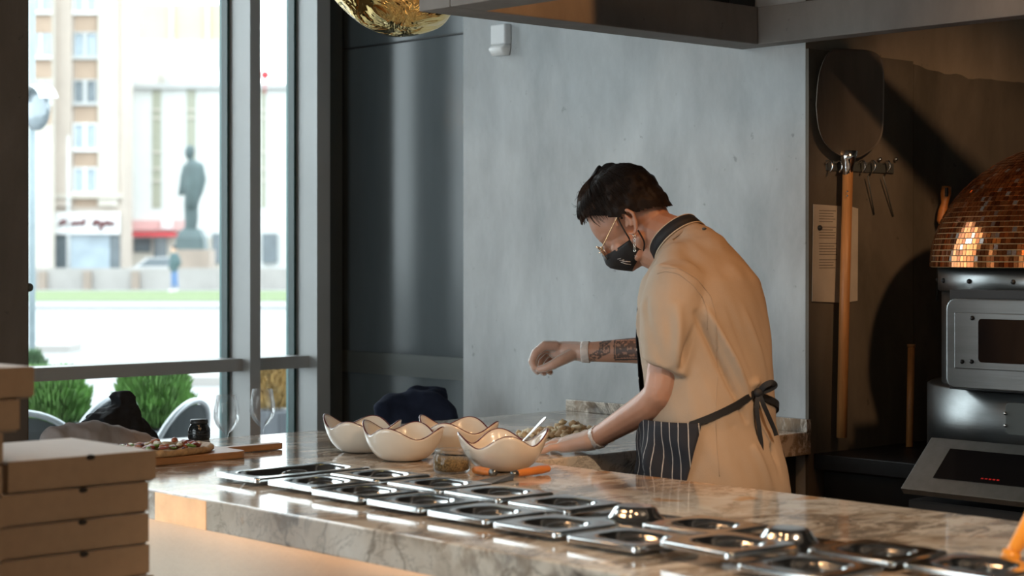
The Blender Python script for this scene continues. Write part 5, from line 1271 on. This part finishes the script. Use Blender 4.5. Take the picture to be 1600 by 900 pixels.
def apron_grid(name, z0, z1, nz, half, off, wave):
    bm = bmesh.new(); uvl = bm.loops.layers.uv.new('UVMap'); na = 72; G = []
    for j in range(nz+1):
        z = z0+(z1-z0)*j/nz; hL, hR = half(z); row = []
        for i in range(na+1):
            a = -hR+(hL+hR)*i/na
            p = tp(z, a, off+wave(z, a)); row.append((bm.verts.new(p), (a*0.165, z)))
        G.append(row)
    for j in range(nz):
        for i in range(na):
            q4 = (G[j][i], G[j][i+1], G[j+1][i+1], G[j+1][i]); f = bm.faces.new([x[0] for x in q4])
            for l_, x in zip(f.loops, q4): l_[uvl].uv = x[1]
    bmesh.ops.recalc_face_normals(bm, faces=bm.faces[:])
    me = bpy.data.meshes.new(name); bm.to_mesh(me); bm.free(); o = finish(link(name, me), MAT['pin'], None, True)
    s = o.modifiers.new('thick', 'SOLIDIFY'); s.thickness = 0.002; return CH(o)
WZ = 1.052
def hskirt(z): t = (WZ-z)/0.13; return (math.radians(130)-0.42*max(0,min(1,t*0.6)), math.radians(96))
apron_grid('apron_skirt', 0.50, WZ+0.006, 40, hskirt, 0.026, lambda z, a: 0.011*max(0, min(1, (WZ-z)/0.10))*math.sin(a*9.0+z*8) + 0.004*math.sin(z*60+a*5)*min(1,(WZ-z)/0.05 if z < WZ else 0) + 0.010*max(0,(WZ-z)/0.25)*math.sin(a*4+2) + 0.004*noise.noise(Vector((a*5,z*12,1))))
def hbib(z): t = (z-WZ)/0.36; w = math.radians(64-40*min(1, t*1.1)); return (w, w)
apron_grid('apron_bib', WZ+0.006, 1.38, 30, hbib, 0.017, lambda z, a: 0.004*noise.noise(Vector((a*4,z*10,5))))
# waist string with bow at the back
ws = []
for i in range(60):
    a = math.radians(100)+(math.radians(260)-math.radians(100))*i/59
    ws.append((a, tp(WZ+0.004+0.018*math.sin((a-math.radians(100))/math.radians(160)*PI)*0.6+0.012, a, 0.010)))
ws = [tp(1.052+0.070*(i/59)**1.1, math.radians(120)+math.radians(60)*i/59, 0.0125) for i in range(60)]
def ribbon(pts, w, name, nrm=None, th=0.0022):
    bm = bmesh.new(); rings = []; P = [Vector(p) for p in pts]
    for i, p in enumerate(P):
        t = (P[min(i+1,len(P)-1)]-P[max(i-1,0)]).normalized(); nn = nrm(p) if nrm else (CAM-p).normalized()
        nn = (nn-t*nn.dot(t)).normalized(); s = t.cross(nn)
        rings.append([p+s*w+nn*th, p-s*w+nn*th, p-s*w-nn*th, p+s*w-nn*th])
    loft(bm, rings, True, True, True); return CH(obj(name, bm, MAT['strap']))
def onrm(p): cx, cy, a, b = tor(p.z); return Vector(((p.x-cx)/a**2, (p.y-cy)/b**2, 0)).normalized()
ribbon(ws, 0.0085, 'apron_string', onrm)
ws2 = [tp(1.052+0.070*(i/39), -math.radians(98)-math.radians(82)*i/39, 0.0125) for i in range(40)]
ribbon(ws2, 0.0085, 'apron_string', onrm)
kn = at(1188, 622, 4.43)
kn = tp(1.124, math.radians(183), 0.020)
bm = bmesh.new(); bmesh.ops.create_uvsphere(bm, u_segments=12, v_segments=8, radius=1.0, matrix=Matrix.Translation(kn) @ Matrix.Diagonal((0.016,0.012,0.013,1))); CH(obj('knot', bm, MAT['strap'], None, True))
dk = kn.dot(FWD)
def kp(dx, dy, dd=0): return kn + RGT*dx + Vector((0,0,-dy)) + FWD*dd
ribbon(spline([kp(0,0), kp(0.012,-0.018,-0.01), kp(0.030,-0.026,-0.01), kp(0.040,-0.018,0.0), kp(0.026,-0.008,0.005), kp(0.0,0.0,0.0)], 5), 0.007, 'bow_loop')
ribbon(spline([kp(0,0,-0.005), kp(-0.006,0.035,-0.012), kp(0.000,0.085,-0.012), kp(0.006,0.130,-0.008), kp(0.002,0.172,-0.006)], 5), 0.0055, 'string_end')
ribbon(spline([kp(0,0,-0.005), kp(0.010,0.025,-0.008), kp(0.026,0.060,0.0), kp(0.040,0.090,0.008), kp(0.045,0.105,0.01)], 5), 0.0055, 'string_end')

# ---- gloves
def glove_mat(lo=0.16, hi=0.7):
    m = bpy.data.materials.new('clear_vinyl'); m.use_nodes = True; nt = m.node_tree; bs = nt.nodes['Principled BSDF']; out = nt.nodes['Material Output']
    bs.inputs['Base Color'].default_value = (0.85,0.82,0.80,1); bs.inputs['Roughness'].default_value = 0.22
    nz = N(nt, 'ShaderNodeTexNoise', i_Scale=1.0, i_Detail=3.0); nt.links.new(coords(nt, (60,60,60)), nz.inputs['Vector']); bump(nt, bs, nz.outputs[0], 0.5, 0.004)
    tr = N(nt, 'ShaderNodeBsdfTransparent'); mx = N(nt, 'ShaderNodeMixShader')
    lw_ = N(nt, 'ShaderNodeLayerWeight'); lw_.inputs[0].default_value = 0.35
    mr = N(nt, 'ShaderNodeMapRange'); mr.inputs[3].default_value = lo; mr.inputs[4].default_value = hi; nt.links.new(lw_.outputs['Facing'], mr.inputs[0])
    nt.links.new(mr.outputs[0], mx.inputs[0]); nt.links.new(tr.outputs[0], mx.inputs[1]); nt.links.new(bs.outputs[0], mx.inputs[2]); nt.links.new(mx.outputs[0], out.inputs[0])
    return m
MAT['glove'] = glove_mat()
def grow(prims, g): return [(p[0], [(a, r+g) for a, r in p[1]]) for p in prims]
gl = CH(blob('glove', grow(lhand, 0.0016), 0.0030, MAT['glove'], None, 2)); gl['label'] = 'clear vinyl glove on the flat hand'
gr_ = CH(blob('glove', grow(rhand, 0.0016), 0.0030, MAT['glove'], None, 2)); gr_['label'] = 'clear vinyl glove on the pinching hand'
def cuff(c, d, r, name):
    d = d.normalized(); bm = bmesh.new(); rings = []
    for k, (t, rr_) in enumerate(((-0.014,0.98),(-0.009,1.0),(-0.004,1.03),(0.001,1.01),(0.006,1.05),(0.009,1.02))):
        ring = ringp(c+d*t, d, r*rr_, 1.0, 40)
        rings.append([q + (q-c-d*t)*0.05*math.sin(i*2.1+k*1.3) for i, q in enumerate(ring)])
    loft(bm, rings, True); o = obj(name, bm, MAT['cuff'], None, True); s = o.modifiers.new('t', 'SOLIDIFY'); s.thickness = 0.0008; return CH(o)
MAT['cuff'] = glove_mat(0.42, 0.85)
cuff(LWr+(LE-LWr)*0.02, LE-LWr, 0.0285, 'glove_cuff'); cuff(RWr+(RE-RWr)*0.02, RE-RWr, 0.0285, 'glove_cuff')

# ---- mask
def face_r(a, h):     # outline of the mask in head space
    f = 0.088 - 0.0*h; k = abs(math.sin(a))
    return None
bm = bmesh.new(); rows = []; nm = 25
for j, h in enumerate((-0.018, -0.028, -0.040, -0.052, -0.065, -0.078, -0.090)):
    t = j/6; row = []
    for i in range(nm):
        s = -1+2*i/(nm-1); x = 0.071*math.sin(s*1.35)/math.sin(1.35)*(1-0.24*t*t)
        prot = (0.118 - 0.012*abs(t-0.35)*2 - 0.030*max(0, t-0.55)*2)
        f = -0.002 + (prot+0.002)*math.cos(s*1.42)**0.85 if abs(s) < 1 else -0.002 + (prot+0.002)*max(0.0, math.cos(1.42))**0.85
        hh = h - 0.010*abs(s)**1.5*(1-t) - 0.004 + 0.018*abs(s)**2*t + 0.012*(1-abs(s))**2*(1-t)
        row.append(hd(x, f, hh))
    rows.append(row)
loft(bm, rows, False); mk = obj('face_mask', bm, MAT['mask'], None, True); s = mk.modifiers.new('t', 'SOLIDIFY'); s.thickness = 0.002; CH(mk)
for s in (-1, 1):
    e1, e2 = rows[0][0 if s < 0 else -1], rows[-1][0 if s < 0 else -1]
    o = CH(T('mask_strap', spline([e1, hd(s*0.078,0.012,0.012), hd(s*0.082,0.006,0.032)], 5), 0.0022, MAT['mask'], None, 6))
    CH(T('mask_strap', spline([e2, hd(s*0.068,-0.004,-0.060), hd(s*0.078,-0.012,-0.028)], 5), 0.0022, MAT['mask'], None, 6))
bvm = BVHTree.FromPolygons([v.co.copy() for v in mk.data.vertices], [tuple(p.vertices) for p in mk.data.polygons])
def onmask(px, py):
    h = bvm.ray_cast(CAM, ray(px, py).normalized()); return None if h[0] is None else h[0]+(CAM-h[0]).normalized()*0.0025
for pts in (((965,405),(970,403.5),(968,407),(975,406)), ((972,408),(979,408.5),(985,409)), ((970,409.5),(977,412),(986,413.5)), ((992,399),(994,404),(997,411)), ((994.5,399),(996.5,404),(999,410))):
    Q = [onmask(*p) for p in pts]
    if all(q is not None for q in Q): CH(T('mask_print', Q, 0.0007, MAT['white'], None, 5))

# ---- glasses
rim_pts = []
for s in (-1, 1):
    c = hd(s*0.032, 0.104, -0.008); ring = []
    for i in range(25):
        a = 2*PI*i/24; ring.append(hd(s*0.032+0.0235*math.cos(a), 0.104-0.006*abs(math.cos(a)), -0.008+0.0215*math.sin(a)))
    CH(T('lens_rim', ring, 0.0013, MAT['wire'], None, 6))
    bm = bmesh.new(); cen = bm.verts.new(c); vs = [bm.verts.new(p) for p in ring[:-1]]
    for i in range(24): bm.faces.new((cen, vs[i], vs[(i+1)%24]))
    CH(obj('lens', bm, MAT['pane']))
    CH(T('temple', spline([hd(s*0.056,0.098,-0.004), hd(s*0.074,0.075,0.004), hd(s*0.081,0.012,0.030), hd(s*0.082,-0.006,0.036), hd(s*0.080,-0.026,0.016)], 5), 0.0014, MAT['wire'], None, 6))
CH(T('bridge', spline([hd(-0.010,0.106,-0.004), hd(0,0.112,0.0), hd(0.010,0.106,-0.004)], 4), 0.0012, MAT['wire'], None, 6))
# ---- earring
def ringt(c, r, ax, tr):
    x = ax.orthogonal().normalized(); y = ax.cross(x).normalized(); return [c+x*r*math.cos(2*PI*i/16)+y*r*math.sin(2*PI*i/16) for i in range(17)]
ec = hd(-0.086, 0.003, -0.034); CH(T('earring', ringt(ec, 0.006, HM_ @ Vector((0.3,1,0)), 0.001), 0.0014, MAT['steel'], None, 6))
for k in range(5):
    CH(T('earring_chain', ringt(ec+Vector((0,0,-0.010-0.007*k)), 0.0032, Vector((1,0.2*(-1)**k,0)), 0.001), 0.0008, MAT['steel'], None, 5))
# ---- hair
def hair_keep(p):     # hairline in head space
    q = HM_.transposed() @ (p-HC); x, f, h = q
    line = 0.078*max(0, f/0.085)**0.9 + 0.022 if f > -0.005 else 0.030 + (f+0.005)*0.55
    return h - line
hs = blob('hair', [('e', hd(0,-0.014,0.060), (0.090,0.113,0.104), HM_), ('e', hd(0,-0.055,0.020), (0.076,0.068,0.066), HM_), ('e', hd(0,0.035,0.090), (0.070,0.056,0.060), HM_), ('e', hd(0,-0.060,-0.020), (0.058,0.056,0.046), HM_), ('c', [(hd(0,-0.050,0.148), 0.018), (hd(-0.006,-0.032,0.158), 0.014), (hd(-0.006,-0.005,0.150), 0.018)])], 0.0045, MAT['hair'], None, 4,
    lambda p, n: 0.004*noise.noise(p*38) + 0.0025*noise.noise(p*95))
bmh = bmesh.new(); bmh.from_mesh(hs.data)
bmesh.ops.delete(bmh, geom=[v for v in bmh.verts if hair_keep(v.co) < -0.002+0.004*noise.noise(v.co*60)], context='VERTS'); bmh.to_mesh(hs.data); bmh.free(); CH(hs)
def strands(name, N_, gen, mat, r=0.0006):
    bm = bmesh.new()
    for i in range(N_):
        P = gen(i)
        if P: tube(bm, spline(P, 3), [r*(1-0.65*k/ (3*(len(P)-1))) for k in range(3*(len(P)-1)+1)], 4)
    o = CH(obj(name, bm, mat, None, True)); o['kind'] = 'stuff'; return o
rnd = random.Random(21)
def hsurf(th, ph, k=1.0):   # direction on hair ellipsoid
    return hd(0.090*k*math.sin(th)*math.cos(ph), -0.012+0.112*k*math.sin(th)*math.sin(ph), 0.060+0.104*k*math.cos(th))
def g_top(i):      # pulled back from the forehead to a small knot at the crown
    ph = PI/2 + (rnd.random()-.5)*2.4; k = 1.0+0.03*rnd.random()
    end = hd(-0.008+0.016*(rnd.random()-.5), -0.035+0.02*rnd.random(), 0.164)
    th0 = 1.10+0.25*rnd.random(); return [hsurf(th0, ph, k), hsurf(th0*0.70, ph, k*1.01), hsurf(th0*0.40, ph+0.15*(rnd.random()-.5), k*1.03), end]
strands('hair_strands', 420, g_top, MAT['hairlite'])
def g_side(i):
    ph = PI + (rnd.random()-.35)*2.2; th0 = 0.55+0.9*rnd.random(); k = 1.0+0.02*rnd.random()
    return [hsurf(th0, ph, k), hsurf(th0+0.22, ph+0.05*(rnd.random()-.5), k), hsurf(th0+0.42, ph+0.10*(rnd.random()-.5), k)] if th0+0.42 < 1.75 else None
strands('hair_strands', 600, g_side, MAT['hair'], 0.0007)
def g_fringe(i):
    ph = PI/2 + (rnd.random()-.15)*1.9; k = 1.0+0.03*rnd.random()
    return [hsurf(0.75, ph, k*1.01), hsurf(1.0, ph, k*1.03), hsurf(1.12+0.08*rnd.random(), ph+0.1*(rnd.random()-.5), k*(1.01+0.03*rnd.random()))]
strands('hair_strands', 300, g_fringe, MAT['hair'], 0.0007)
def g_fly(i):
    ph = PI/2+(rnd.random()-.5)*2.8; th = 0.2+0.9*rnd.random()
    return [hsurf(th, ph), hsurf(th+0.1, ph+0.1, 1.06+0.05*rnd.random()), hsurf(th+0.3*(rnd.random()), ph+0.3*(rnd.random()-.3), 1.08+0.12*rnd.random())]
strands('flyaway_hair', 26, g_fly, MAT['hair'], 0.0004)
CH(T('hair_tie', ringt(hd(-0.010,-0.022,0.166), 0.014, HM_ @ Vector((0,0.35,1)), 0.002), 0.004, MAT['strap'], None, 8))
for o in chef.children:
    if o.name.startswith('hair_tie'): o['label'] = 'dark hair tie on the small topknot'
tag(chef, 'chef in cream short-sleeved shirt, pinstripe apron and black mask bending over the counter', 'person')
